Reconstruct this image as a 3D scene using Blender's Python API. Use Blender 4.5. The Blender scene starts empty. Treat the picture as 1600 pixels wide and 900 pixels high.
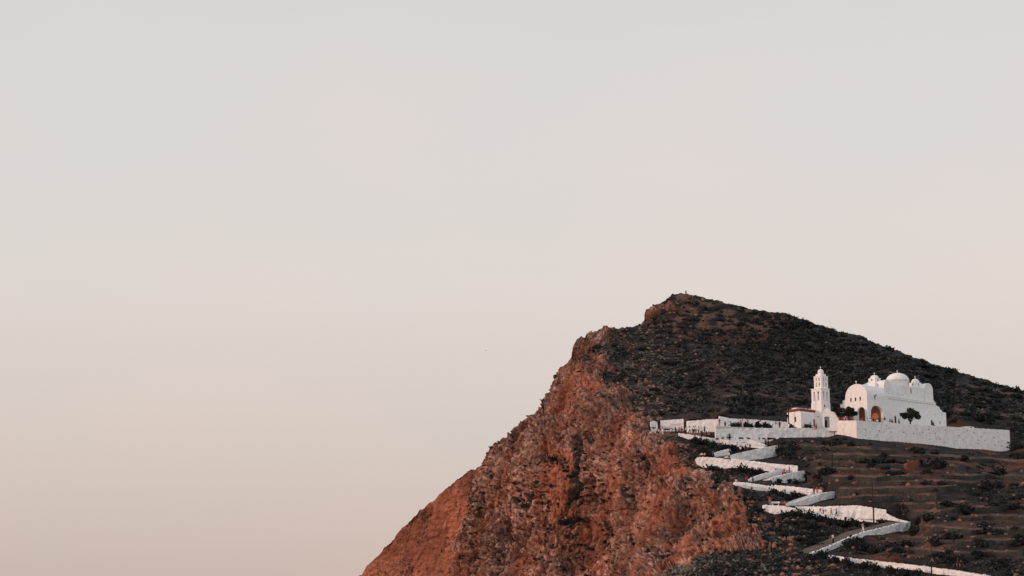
import bpy, bmesh, math, random
import numpy as np
from mathutils import Vector, Matrix
random.seed(7); rng = np.random.default_rng(7)
R = math.radians
scene = bpy.context.scene
COL = scene.collection

# ---------------------------------------------------------------- camera
F = 3000.0; HOR = 1040.0                    # focal length and horizon row for a 1600x900 frame
PHI = math.atan((HOR-450)/F)
cd = bpy.data.cameras.new('camera'); cam = bpy.data.objects.new('camera', cd); COL.objects.link(cam)
cd.sensor_width = 36; cd.lens = 36*F/1600; cd.clip_start = 1; cd.clip_end = 60000
cam.rotation_euler = (R(90)+PHI, 0, 0); scene.camera = cam
scene.render.resolution_x = 1024; scene.render.resolution_y = 576

# ---------------------------------------------------------------- sky, sun, exposure
SUN = Vector((-0.95, -0.30, 0.125)).normalized()
SUN_EL = math.asin(SUN.z); SUN_AZ = math.atan2(SUN.x, SUN.y)
world = bpy.data.worlds.new('World'); scene.world = world; world.use_nodes = True
nt = world.node_tree; nt.nodes.clear()
def N(tree, t, **k):
    n = tree.nodes.new(t)
    for a, b in k.items(): setattr(n, a, b)
    return n
def srgb(r, g, b):
    f = lambda c: (c/255/12.92) if c/255 <= .04045 else ((c/255+.055)/1.055)**2.4
    return (f(r), f(g), f(b), 1)
out = N(nt, 'ShaderNodeOutputWorld'); bg1 = N(nt, 'ShaderNodeBackground'); bg2 = N(nt, 'ShaderNodeBackground'); add = N(nt, 'ShaderNodeAddShader')
sky = N(nt, 'ShaderNodeTexSky'); sky.sky_type = 'NISHITA'; sky.sun_disc = False
sky.sun_elevation = SUN_EL; sky.sun_rotation = SUN_AZ; sky.dust_density = 3.0; sky.air_density = 1.0
nt.links.new(sky.outputs[0], bg1.inputs[0]); bg1.inputs[1].default_value = 0.03
tc = N(nt, 'ShaderNodeTexCoord'); nrm = N(nt, 'ShaderNodeVectorMath', operation='NORMALIZE'); nt.links.new(tc.outputs['Generated'], nrm.inputs[0])
sx = N(nt, 'ShaderNodeSeparateXYZ'); nt.links.new(nrm.outputs[0], sx.inputs[0])
ramp = N(nt, 'ShaderNodeValToRGB'); nt.links.new(sx.outputs['Z'], ramp.inputs[0])
e = ramp.color_ramp.elements
SKY_STOPS = [(0.0, (194,172,166)), (0.05, (199,181,175)), (0.13, (210,197,190)), (0.19, (217,207,201)), (0.25, (217,209,205)), (0.30, (214,209,205)), (0.34, (210,208,206)), (1.0, (160,172,190))]
e[0].position, e[0].color = SKY_STOPS[0][0], srgb(*SKY_STOPS[0][1])
e[1].position, e[1].color = SKY_STOPS[-1][0], srgb(*SKY_STOPS[-1][1])
for p, c in SKY_STOPS[1:-1]:
    q = e.new(p); q.color = srgb(*c)
dt = N(nt, 'ShaderNodeVectorMath', operation='DOT_PRODUCT'); nt.links.new(nrm.outputs[0], dt.inputs[0])
dt.inputs[1].default_value = Vector((-0.35, -0.94, 0)).normalized()       # the bright side of the sky, behind the camera
mr = N(nt, 'ShaderNodeMapRange', interpolation_type='SMOOTHSTEP'); nt.links.new(dt.outputs['Value'], mr.inputs[0])
mr.inputs[1].default_value = -0.75; mr.inputs[2].default_value = 0.6; mr.inputs[3].default_value = 1.0; mr.inputs[4].default_value = 1.42
sn = N(nt, 'ShaderNodeTexNoise'); sn.inputs['Scale'].default_value = 5; sn.inputs['Detail'].default_value = 3; smp = N(nt, 'ShaderNodeMapping'); smp.inputs['Scale'].default_value = (1, 1, 2.2)
nt.links.new(nrm.outputs[0], smp.inputs[0]); nt.links.new(smp.outputs[0], sn.inputs['Vector']); sr = N(nt, 'ShaderNodeValToRGB'); nt.links.new(sn.outputs['Fac'], sr.inputs[0])
sr.color_ramp.elements[0].position = .3; sr.color_ramp.elements[0].color = (.965, .985, .985, 1); sr.color_ramp.elements[1].position = .7; sr.color_ramp.elements[1].color = (1.03, .995, .985, 1)
sm0 = N(nt, 'ShaderNodeMix', data_type='RGBA', blend_type='MULTIPLY'); sm0.inputs[0].default_value = 1; nt.links.new(ramp.outputs[0], sm0.inputs[6]); nt.links.new(sr.outputs[0], sm0.inputs[7]); nt.links.new(sm0.outputs[2], bg2.inputs[0]); nt.links.new(mr.outputs[0], bg2.inputs[1])
nt.links.new(bg1.outputs[0], add.inputs[0]); nt.links.new(bg2.outputs[0], add.inputs[1]); nt.links.new(add.outputs[0], out.inputs[0])
sl = bpy.data.lights.new('sun', 'SUN'); sun = bpy.data.objects.new('sun', sl); COL.objects.link(sun)
sl.energy = 1.5; sl.angle = R(0.6); sl.color = (1.0, 0.55, 0.40)
sun.rotation_euler = SUN.to_track_quat('Z', 'Y').to_euler(); sun.location = (-200, 0, 300)
scene.view_settings.view_transform = 'Standard'; scene.view_settings.look = 'None'
scene.view_settings.exposure = 0; scene.view_settings.gamma = 1

# ---------------------------------------------------------------- helpers
fw = np.array([0, math.cos(PHI), math.sin(PHI)]); upv = np.array([0, -math.sin(PHI), math.cos(PHI)])
def P(px, py, Y):
    """world point seen at (px,py) of the 1600x900 frame, at distance Y along the ground"""
    r = np.array([(px-800)/F, 0, 0]) + upv*(450-py)/F + fw
    return r*(Y/r[1])
def PV(px, py, Y):
    a = (px-800)/F; b = (450-py)/F
    ry = fw[1]+upv[1]*b; rz = fw[2]+upv[2]*b
    return np.stack([a/ry*Y, Y+0*a, rz/ry*Y], -1)
def tag(o, label=None, cat=None, group=None, kind=None):
    if label: o['label'] = label
    if cat: o['category'] = cat
    if group: o['group'] = group
    if kind: o['kind'] = kind
    return o
def empty(name, loc, rz=0):
    o = bpy.data.objects.new(name, None); COL.objects.link(o); o.location = loc; o.rotation_euler = (0, 0, rz); o.empty_display_size = .5
    return o
def link(name, me, mat=None, parent=None, loc=None):
    o = bpy.data.objects.new(name, me); COL.objects.link(o)
    if mat is not None:
        if len(me.materials) == 0: me.materials.append(mat)
    if parent is not None: o.parent = parent
    if loc is not None: o.location = loc
    return o
def np_mesh(name, v, f, smooth=True, attrs=None):
    """v (n,3); f (m,k) all same size"""
    me = bpy.data.meshes.new(name); v = np.asarray(v, np.float32); f = np.asarray(f, np.int32)
    me.vertices.add(len(v)); me.vertices.foreach_set('co', v.ravel())
    k = f.shape[1]; me.loops.add(f.size); me.loops.foreach_set('vertex_index', f.ravel())
    me.polygons.add(len(f)); me.polygons.foreach_set('loop_start', np.arange(0, f.size, k, dtype=np.int32))
    try: me.polygons.foreach_set('loop_total', np.full(len(f), k, np.int32))
    except Exception: pass
    me.polygons.foreach_set('use_smooth', np.full(len(f), smooth, bool))
    for nme, (dom, arr) in (attrs or {}).items():
        a = me.attributes.new(nme, 'FLOAT', dom); a.data.foreach_set('value', np.asarray(arr, np.float32).ravel())
    me.update(calc_edges=True)
    return me
class MB:
    """collects closed shapes and links them as ONE mesh"""
    def __init__(s): s.bm = bmesh.new()
    def poly(s, pts, faces):
        vs = [s.bm.verts.new(p) for p in pts]
        for f in faces: s.bm.faces.new([vs[i] for i in f])
        return s
    def box(s, x0, x1, y0, y1, z0, z1):
        p = [(x, y, z) for z in (z0, z1) for x, y in ((x0, y0), (x1, y0), (x1, y1), (x0, y1))]
        return s.poly(p, [(3,2,1,0), (4,5,6,7), (0,1,5,4), (1,2,6,5), (2,3,7,6), (3,0,4,7)])
    def prism(s, prof, axis, a0, a1):
        def m(p, a):
            if axis == 'x': return (a, p[0], p[1])
            if axis == 'y': return (p[0], a, p[1])
            return (p[0], p[1], a)
        n = len(prof)
        pts = [m(p, a0) for p in prof]+[m(p, a1) for p in prof]
        fs = [tuple(range(n)), tuple(range(2*n-1, n-1, -1))]+[(i, i+n, (i+1) % n+n, (i+1) % n) for i in range(n)]
        return s.poly(pts, fs)
    def lathe(s, prof, c=(0, 0), n=24):
        """prof: (r,z) bottom to top; closed with caps"""
        rings = []
        for r, z in prof:
            if r < 1e-4: rings.append([s.bm.verts.new((c[0], c[1], z))])
            else: rings.append([s.bm.verts.new((c[0]+r*math.cos(2*math.pi*i/n), c[1]+r*math.sin(2*math.pi*i/n), z)) for i in range(n)])
        for a, b in zip(rings, rings[1:]):
            for i in range(n):
                j = (i+1) % n
                if len(a) == 1 and len(b) == 1: continue
                if len(a) == 1: s.bm.faces.new((a[0], b[j], b[i]))
                elif len(b) == 1: s.bm.faces.new((a[i], a[j], b[0]))
                else: s.bm.faces.new((a[i], a[j], b[j], b[i]))
        if len(rings[0]) > 1: s.bm.faces.new(rings[0][::-1])
        if len(rings[-1]) > 1: s.bm.faces.new(rings[-1])
        return s
    def tube(s, pts, rad, n=7):
        pts = [Vector(p) for p in pts]; prev = None
        for i, p in enumerate(pts):
            d = (pts[min(i+1, len(pts)-1)]-pts[max(i-1, 0)]).normalized()
            a = d.orthogonal().normalized(); b = d.cross(a); r = rad[i] if hasattr(rad, '__len__') else rad
            ring = [s.bm.verts.new(p+(a*math.cos(2*math.pi*k/n)+b*math.sin(2*math.pi*k/n))*r) for k in range(n)]
            if prev:
                for k in range(n): s.bm.faces.new((prev[k], prev[(k+1) % n], ring[(k+1) % n], ring[k]))
            else: s.bm.faces.new(ring[::-1])
            prev = ring
        s.bm.faces.new(prev)
        return s
    def mesh(s, name, bevel=0, smooth=False):
        bmesh.ops.recalc_face_normals(s.bm, faces=s.bm.faces)
        if bevel: bmesh.ops.bevel(s.bm, geom=list(s.bm.edges), offset=bevel, segments=2, affect='EDGES', profile=.6, clamp_overlap=True)
        me = bpy.data.meshes.new(name); s.bm.to_mesh(me); s.bm.free()
        if smooth:
            for p in me.polygons: p.use_smooth = True
        return me
    def build(s, name, mat, parent=None, loc=None, bevel=0, smooth=False):
        return link(name, s.mesh(name, bevel, smooth), mat, parent, loc)
def arch(x0, x1, zb, zt, n=12, pointed=0.0):
    """arched opening profile from zb to apex zt"""
    w = (x1-x0)/2; c = (x0+x1)/2; zs = zt-w*(1+pointed)
    pts = [(x0, zb)]
    for i in range(n+1):
        a = math.pi*(1-i/n); pts.append((c+w*math.cos(a), zs+(zt-zs)*math.sin(a)**(1-0.25*(pointed > 0))))
    pts.append((x1, zb)); return pts
def boolean(me, cutters):
    """me minus each cutter mesh -> new mesh"""
    o = bpy.data.objects.new('tmp', me); COL.objects.link(o); tmp = [o]
    for c in cutters:
        co = bpy.data.objects.new('tmpc', c); COL.objects.link(co); tmp.append(co)
        m = o.modifiers.new('b', 'BOOLEAN'); m.operation = 'DIFFERENCE'; m.solver = 'EXACT'; m.object = co
    bpy.context.view_layer.update(); dg = bpy.context.evaluated_depsgraph_get()
    r = bpy.data.meshes.new_from_object(o.evaluated_get(dg))
    for t in tmp: bpy.data.objects.remove(t)
    return r

# ---- noise (numpy)
_perm = rng.permutation(256).astype(np.int64); _perm = np.concatenate([_perm, _perm, _perm])
_g = rng.normal(size=(256, 3)); _g /= np.linalg.norm(_g, axis=1)[:, None]
def perlin(p):
    p = np.asarray(p, float); i = np.floor(p).astype(np.int64); f = p-i; i &= 255; u = f*f*f*(f*(f*6-15)+10); r = 0
    for dx in (0, 1):
        wx = u[..., 0] if dx else 1-u[..., 0]
        for dy in (0, 1):
            wy = u[..., 1] if dy else 1-u[..., 1]
            for dz in (0, 1):
                wz = u[..., 2] if dz else 1-u[..., 2]
                h = _perm[_perm[_perm[(i[..., 0]+dx) & 255]+((i[..., 1]+dy) & 255)]+((i[..., 2]+dz) & 255)]
                g = _g[h]; d = (f[..., 0]-dx)*g[..., 0]+(f[..., 1]-dy)*g[..., 1]+(f[..., 2]-dz)*g[..., 2]
                r = r+wx*wy*wz*d
    return r*1.6
def worley(p):
    i = np.floor(p).astype(np.int64); f = p-i; f1 = np.full(p.shape[:-1], 9.0); f2 = f1.copy(); hid = np.zeros(p.shape[:-1])
    for dx in (-1, 0, 1):
        for dy in (-1, 0, 1):
            for dz in (-1, 0, 1):
                c = (i+np.array([dx, dy, dz])) & 255
                h = _perm[_perm[_perm[c[..., 0]]+c[..., 1]]+c[..., 2]]
                q = np.stack([_perm[h+11], _perm[h+57], _perm[h+101]], -1)/255.0
                d = np.sqrt(((np.array([dx, dy, dz])+q-f)**2).sum(-1))
                m = d < f1; f2 = np.where(m, f1, np.minimum(f2, d)); hid = np.where(m, h/255., hid); f1 = np.where(m, d, f1)
    return f1, f2, hid
def sstep(a, b, x):
    t = np.clip((x-a)/(b-a), 0, 1); return t*t*(3-2*t)

# ---------------------------------------------------------------- materials
def mat(name, rough=.9):
    m = bpy.data.materials.new(name); m.use_nodes = True; t = m.node_tree
    b = t.nodes['Principled BSDF']; b.inputs['Roughness'].default_value = rough; b.inputs['Specular IOR Level'].default_value = .25
    return m, t, b
def noise(t, scale, detail=5, rough=.6, coord='Object', vec=None, dist=0, dim='3D'):
    n = N(t, 'ShaderNodeTexNoise'); n.inputs['Scale'].default_value = scale; n.inputs['Detail'].default_value = detail; n.inputs['Roughness'].default_value = rough
    n.inputs['Distortion'].default_value = dist
    if vec is None:
        c = N(t, 'ShaderNodeTexCoord'); vec = c.outputs[coord]
    t.links.new(vec, n.inputs['Vector']); return n.outputs['Fac']
def scaled(t, sx_, sy_, sz_, rot=(0, 0, 0)):
    c = N(t, 'ShaderNodeTexCoord'); m = N(t, 'ShaderNodeMapping'); t.links.new(c.outputs['Object'], m.inputs[0])
    m.inputs['Scale'].default_value = (sx_, sy_, sz_); m.inputs['Rotation'].default_value = rot; return m.outputs[0]
def rampn(t, fac, stops):
    r = N(t, 'ShaderNodeValToRGB'); t.links.new(fac, r.inputs[0]); el = r.color_ramp.elements
    for k, (p, c) in enumerate(stops):
        if not hasattr(c, '__len__'): c = (c, c, c)
        q = el[k] if k < 2 else el.new(p)
        q.position = p; q.color = (*c[:3], 1)
    return r.outputs[0]
def mix(t, fac, a, b, mode='MIX'):
    m = N(t, 'ShaderNodeMix', data_type='RGBA', blend_type=mode)
    for s, v in ((0, fac), (6, a), (7, b)):
        if hasattr(v, 'links'): t.links.new(v, m.inputs[s])
        elif s == 0: m.inputs[0].default_value = v
        else: m.inputs[s].default_value = (*v[:3], 1)
    return m.outputs[2]
def bump(t, b, h, strength=.5, dist=.1, prev=None):
    n = N(t, 'ShaderNodeBump'); n.inputs['Strength'].default_value = strength; n.inputs['Distance'].default_value = dist
    t.links.new(h, n.inputs['Height'])
    if prev is not None: t.links.new(prev, n.inputs['Normal'])
    t.links.new(n.outputs[0], b.inputs['Normal']); return n.outputs[0]
def attr(t, name):
    a = N(t, 'ShaderNodeAttribute'); a.attribute_name = name; return a.outputs['Fac']
def objrand(t):
    return N(t, 'ShaderNodeObjectInfo').outputs['Random']
def simple(name, c, rough=.85, var=.15, scale=3):
    m, t, b = mat(name, rough); f = noise(t, scale)
    t.links.new(mix(t, f, tuple(x*(1-var) for x in c), tuple(min(1, x*(1+var)) for x in c)), b.inputs['Base Color']); return m

def hill_material():
    m, t, b = mat('hill', .95)
    cliff = attr(t, 'cliff'); slab = attr(t, 'slab'); soil = attr(t, 'soil')
    # --- cliff rock: orange faces, pinkish grey weathered crust, dark seams
    v = scaled(t, 1, 1, .45)
    n1 = noise(t, .09, 5, .62, vec=v, dist=.6)
    cal = N(t, 'ShaderNodeMath', operation='MULTIPLY_ADD'); t.links.new(attr(t, 'calm'), cal.inputs[0]); cal.inputs[1].default_value = -.16; t.links.new(n1, cal.inputs[2]); crust = rampn(t, cal.outputs[0], [(.36, 0), (.50, 1)])
    n2 = noise(t, .8, 8, .72)
    orange = rampn(t, n2, [(.32, (.07, .026, .019)), (.43, (.22, .070, .040)), (.56, (.37, .130, .072)), (.72, (.50, .24, .15))])
    pink = rampn(t, n2, [(.32, (.045, .022, .018)), (.43, (.20, .092, .066)), (.54, (.42, .22, .16)), (.66, (.74, .47, .38))])
    rock = mix(t, crust, orange, pink)
    st = noise(t, .35, 6, .6, vec=scaled(t, .5, .5, 2.0, (0, R(-20), 0)))
    slabc = rampn(t, st, [(.3, (.20, .07, .045)), (.47, (.33, .115, .065)), (.62, (.41, .155, .09)), (.75, (.48, .23, .15))])
    rock = mix(t, slab, rock, slabc)
    big = rampn(t, noise(t, .045, 3, .5), [(.35, .62), (.65, 1.18)])
    rock = mix(t, 1.0, rock, big, 'MULTIPLY')
    # shade of small holes put into colour, with dark plants and soot-black water marks
    n3 = noise(t, .85, 4, .6, vec=scaled(t, 1, 1, .7)); n4 = noise(t, .06, 3, .5, vec=scaled(t, 1.6, 1.6, .35))
    dark = rampn(t, n3, [(.545, 0), (.60, 1)]); where = rampn(t, n4, [(.38, .15), (.55, 1)])
    dk = mix(t, 1.0, dark, where, 'MULTIPLY')
    rock = mix(t, dk, rock, (.045, .032, .028))
    seam = rampn(t, noise(t, .42, 5, .65, vec=scaled(t, 1, 1, .16)), [(.36, .75), (.43, 0)])
    rock = mix(t, seam, rock, (.075, .036, .030))
    rock = mix(t, rampn(t, attr(t, 'stain_shade'), [(.22, 0), (.55, .92)]), rock, (.030, .024, .024))  # fissures, cleft and hollows: their shade put into the rock colour, with water stain
    # --- slope: dry earth, grey stones, dead scrub
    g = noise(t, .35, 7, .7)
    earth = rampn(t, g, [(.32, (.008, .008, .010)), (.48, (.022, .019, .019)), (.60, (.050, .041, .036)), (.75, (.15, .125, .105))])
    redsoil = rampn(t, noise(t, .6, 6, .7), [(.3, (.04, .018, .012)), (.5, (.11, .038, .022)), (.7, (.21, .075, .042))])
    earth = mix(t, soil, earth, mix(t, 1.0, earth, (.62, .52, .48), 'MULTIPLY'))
    patch = rampn(t, noise(t, .05, 4, .6), [(.50, 0), (.66, 1)])
    sf = N(t, 'ShaderNodeMath', operation='MULTIPLY'); t.links.new(patch, sf.inputs[0]); t.links.new(soil, sf.inputs[1])
    ground = mix(t, sf.outputs[0], earth, redsoil); ground = mix(t, attr(t, 'ledge'), ground, rampn(t, noise(t, 1.2, 5, .6), [(.3, (.07, .036, .026)), (.7, (.23, .118, .080))]))
    c = mix(t, cliff, ground, rock)
    t.links.new(c, b.inputs['Base Color'])
    p = bump(t, b, noise(t, 1.6, 8, .72), .9, .35)
    vo = N(t, 'ShaderNodeTexVoronoi', feature='DISTANCE_TO_EDGE'); vo.inputs['Scale'].default_value = .7; t.links.new(scaled(t, 1, 1, .6), vo.inputs['Vector'])
    bump(t, b, rampn(t, vo.outputs['Distance'], [(0, 0), (.12, 1)]), .35, .25, p)
    return m
def white_material(name, rough_stone=True, tone=(.80, .79, .78)):
    m, t, b = mat(name, .92)
    f = noise(t, 1.1, 6, .65)
    c = rampn(t, f, [(.28, tuple(x*.80 for x in tone)), (.5, tuple(x*.96 for x in tone)), (.7, tone)])
    st = rampn(t, noise(t, .5, 5, .6, vec=scaled(t, 2.5, 2.5, .5)), [(.52, 0), (.74, .42 if rough_stone else .30)])
    c = mix(t, st, c, (.47, .44, .41))
    if rough_stone:
        vo = N(t, 'ShaderNodeTexVoronoi'); vo.inputs['Scale'].default_value = 2.2; tcn = N(t, 'ShaderNodeTexCoord'); t.links.new(tcn.outputs['Object'], vo.inputs['Vector'])
        sp = rampn(t, vo.outputs['Distance'], [(.0, 0), (.80, 0), (.95, .5)])
        c = mix(t, sp, c, (.33, .30, .28))
        t.links.new(c, b.inputs['Base Color'])
        p = bump(t, b, vo.outputs['Distance'], .55, .15); bump(t, b, noise(t, 6, 4), .4, .08, p)
    else:
        t.links.new(c, b.inputs['Base Color']); bump(t, b, noise(t, 2.5, 5), .35, .06)
    return m
def foliage_material(name, a, bcol, cc):
    m, t, b = mat(name, .9)
    at = attr(t, 'tint'); f = noise(t, 1.3, 4)
    m1 = N(t, 'ShaderNodeMath', operation='ADD'); t.links.new(at, m1.inputs[0]); t.links.new(f, m1.inputs[1])
    m2 = N(t, 'ShaderNodeMath', operation='MULTIPLY'); t.links.new(m1.outputs[0], m2.inputs[0]); m2.inputs[1].default_value = .5
    t.links.new(rampn(t, m2.outputs[0], [(.25, a), (.5, bcol), (.72, cc)]), b.inputs['Base Color'])
    return m
M = {}
M['hill'] = hill_material()
M['rubble'] = white_material('whitewashed_rubble', True)
M['plaster'] = white_material('white_plaster', False, (.82, .81, .80))
M['scrub'] = foliage_material('scrub', (.006, .008, .012), (.030, .033, .031), (.20, .19, .16))
M['shrub'] = foliage_material('shrub', (.005, .007, .010), (.013, .016, .017), (.040, .044, .038))
M['tree'] = foliage_material('tree_leaves', (.008, .011, .009), (.020, .027, .016), (.045, .052, .030))
M['bark'] = simple('bark', (.05, .038, .03))
M['dark'] = simple('dark_opening', (.018, .016, .018), .8)
M['blue_door'] = simple('grey_blue_paint', (.20, .26, .29), .7)
M['tiles'] = simple('red_roof_tiles', (.22, .06, .045), .9, .3, 2)
M['pole'] = simple('tarred_wood', (.030, .024, .022), .9)
M['path'] = simple('trodden_path', (.13, .085, .07), .95, .25, .8)
M['slabs'] = simple('stone_paving', (.50, .47, .45), .9, .2, .6)
M['drystone'] = None
def drystone():
    m, t, b = mat('drystone', .95)
    vo = N(t, 'ShaderNodeTexVoronoi'); vo.inputs['Scale'].default_value = 2.0; c = N(t, 'ShaderNodeTexCoord'); t.links.new(c.outputs['Object'], vo.inputs['Vector'])
    col = rampn(t, noise(t, .7, 6, .7), [(.3, (.016, .017, .017)), (.5, (.034, .034, .031)), (.7, (.065, .062, .055))])
    t.links.new(col, b.inputs['Base Color']); bump(t, b, vo.outputs['Distance'], .8, .15); return m
M['drystone'] = drystone()
def rock_mat():
    m, t, b = mat('boulder', .95); at = attr(t, 'tint')
    f = noise(t, 1.5, 6, .7)
    g = rampn(t, f, [(.3, (.06, .045, .040)), (.5, (.15, .11, .09)), (.7, (.27, .21, .175))]); o = rampn(t, f, [(.3, (.14, .06, .04)), (.5, (.34, .14, .085)), (.7, (.46, .24, .16))])
    t.links.new(mix(t, at, g, o), b.inputs['Base Color']); bump(t, b, noise(t, 3, 6), .6, .2); return m
M['rock'] = rock_mat()
M['brick'] = simple('red_stone', (.15, .050, .032), .9, .8, 3.5)
M['sea'] = None
m, t, b = mat('sea', .25); b.inputs['Base Color'].default_value = (.03, .06, .08, 1); bump(t, b, noise(t, .05, 4), .3, 1.0); M['sea'] = m

# ---------------------------------------------------------------- layout of the white walls: (px, y top, y bottom, distance)
W = {
 'A':  [(1060,676.5,681,540.5),(1080,679.5,688,539),(1100,682.2,692.5,538),(1120,685,695,536.5),(1140,688,698,535.5),(1165,692.5,699,534.5),(1193,698,701,533.5)],
 'A2': [(1118,681,690,539),(1138,681.8,691,539.5),(1160,684,694,539),(1180,689,698,538),(1198,695,700,537)],
 'B':  [(1133,714,716,523.5),(1150,709.5,717,526),(1165,705.6,720,528),(1190,700.5,717.5,531),(1213,695.8,713,534.5)],
 'B2': [(1117,707.5,714,524.5),(1128,704,713.5,527),(1139,701.5,711,529)],
 'C':  [(1086,718,720,521.5),(1089,715,725.5,520.5),(1100,714,731,520),(1115,714.7,732,519),(1128,716.2,733,518),(1142,718.8,731,517),(1165,722.5,732,515),(1190,727,736,513),(1210,731,737,511.5)],
 'C2': [(1142,716,724,520.5),(1180,720.8,730,518),(1205,724.3,735,516),(1246,727.8,740,512.5)],
 'D':  [(1203,748.5,750,499),(1215,744.5,753,500.5),(1230,740.5,755,503),(1256,735.3,751.5,507.5)],
 'D2': [(1170,749.5,753,498.5),(1180,744.5,752,501),(1195,739.7,748,504),(1210,736,744,506.5),(1222,734,741,508.5)],
 'E':  [(1144,754,756.5,493),(1150,752.7,759,492),(1165,754,763,491),(1180,756,766,490),(1205,759.8,769,488),(1235,765,775,485.5),(1260,769.5,776,483),(1275,772.5,776,482)],
 'E2': [(1205,757.5,763,491.5),(1230,759.5,767,489.5),(1260,762.7,771,487),(1284,765.5,772,485)],
 'F':  [(1228,789,791,463.5),(1245,783.8,790,466),(1262,778.2,790,469.5),(1284,770.8,782,474.5),(1302,767.8,778.5,478.5)],
 'G':  [(1191,789.5,793,456.5),(1194,788.8,799,456),(1210,789.8,803.5,455),(1225,790.5,802,454),(1237,793.5,800,453),(1262,799,804.5,450.5),(1290,804.5,811,447.5),(1320,808.5,813.5,444.5),(1345,811.8,815,442),(1372,813.5,817,439.5)],
 'G2': [(1243,791,797,457),(1262,791.3,801,455),(1282,791.8,806,453),(1300,791,808,451.5),(1338,789.5,811,448),(1384,796.5,813,444.5)],
 'H2': [(1384,802,812,442.5),(1400,810.3,815,440.8),(1421,815.5,821,438.5)],
 'H':  [(1268,864.3,866,401.5),(1290,855.6,863.5,406.5),(1310,847.3,855.5,411.5),(1330,839,846.5,416.5),(1346,832.3,841,420.5),(1352,831,836.5,422),(1380,824.3,835.5,428.5),(1400,819,831,433),(1420,815.6,828,437.5)],
 'I':  [(1260,864.8,868,401),(1290,866.3,872,397),(1320,871.8,878,392),(1340,873.5,881,389),(1370,876.8,887,384),(1420,882.3,890,376),(1460,887.5,897,369),(1500,892.5,901,363),(1545,900,907,357)],
 'J0': [(1017,659.5,667,549),(1021,657.5,668,549.3),(1027,659,665,549.6)],
 'J1': [(1032,657,669,552),(1050,655.8,670,551.5),(1068,654.7,670,551)],
 'J2': [(1072.5,658.5,677,548.8),(1077,657.6,677,548.5),(1088,657,679,548),(1104,655.2,681,547.3),(1123.5,654.6,684,546.3)],
 'K':  [(1124,650.2,670,545),(1129,651.2,670,545.3),(1140,653.8,670,546),(1180,655.8,671,548.2),(1206,657.5,671,549.6),(1236,660,671,551)],
 'L':  [(1118,671.5,684.5,536),(1135,669.8,682.5,537),(1180,669.2,684,539.5),(1230,669,684,542),(1270,668.7,683.5,544),(1303,668,681,545.5)],
 'M':  [(1303,654.5,680,546),(1309,657.3,679,544),(1320,657.2,680.5,541),(1338,657,685,536)],
 'N':  [(1338,657,685,536),(1370,659.2,688,538.9),(1400,661.2,690,541.7),(1440,664,693.5,545.4),(1475,666.2,697.5,548.6),(1495,667.4,701,550.5),(1540,669.9,702.5,554.7),(1575.5,672,704,558)],
}
NOFILL = ()
def wall_at(leg, px):
    a = np.array(W[leg], float); return [float(np.interp(px, a[:, 0], a[:, k])) for k in (1, 2, 3)]

# ---------------------------------------------------------------- hill: distance field interpolated through surveyed points
ridge = np.array([(380,1130),(440,1045),(500,962),(565,897),(585,872),(600,858),(625,829),(650,803),(680,779),(705,756),(722,743),(735,735),(745,733),(752,728),(757,727),(764,712),(768,705),(773,697),(782,690),(804,680),(806,668),(822,657),(838,650),(852,634),(856,622),(868,603),(880,572),(891,561),(894,552),(897,540),(901,531),(906,527),(918,523),(922,519),(933,517),(944,511),(950,510),(962,513),(985,512),(1000,507),(1008,502),(1009,488),(1016,482),(1024,479),(1034,472),(1044,466),(1050,460),(1060,459),(1062,457.5),(1068,459.5),(1085,460),(1100,464),(1106,467),(1120,470),(1140,475),(1165,481),(1190,486),(1210,488.5),(1225,489),(1250,497),(1280,508),(1320,519),(1350,527),(1380,541),(1400,547),(1430,558),(1470,573),(1500,581),(1540,594),(1575,604),(1600,611),(1650,627),(1750,663),(2100,790)], float)
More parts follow.
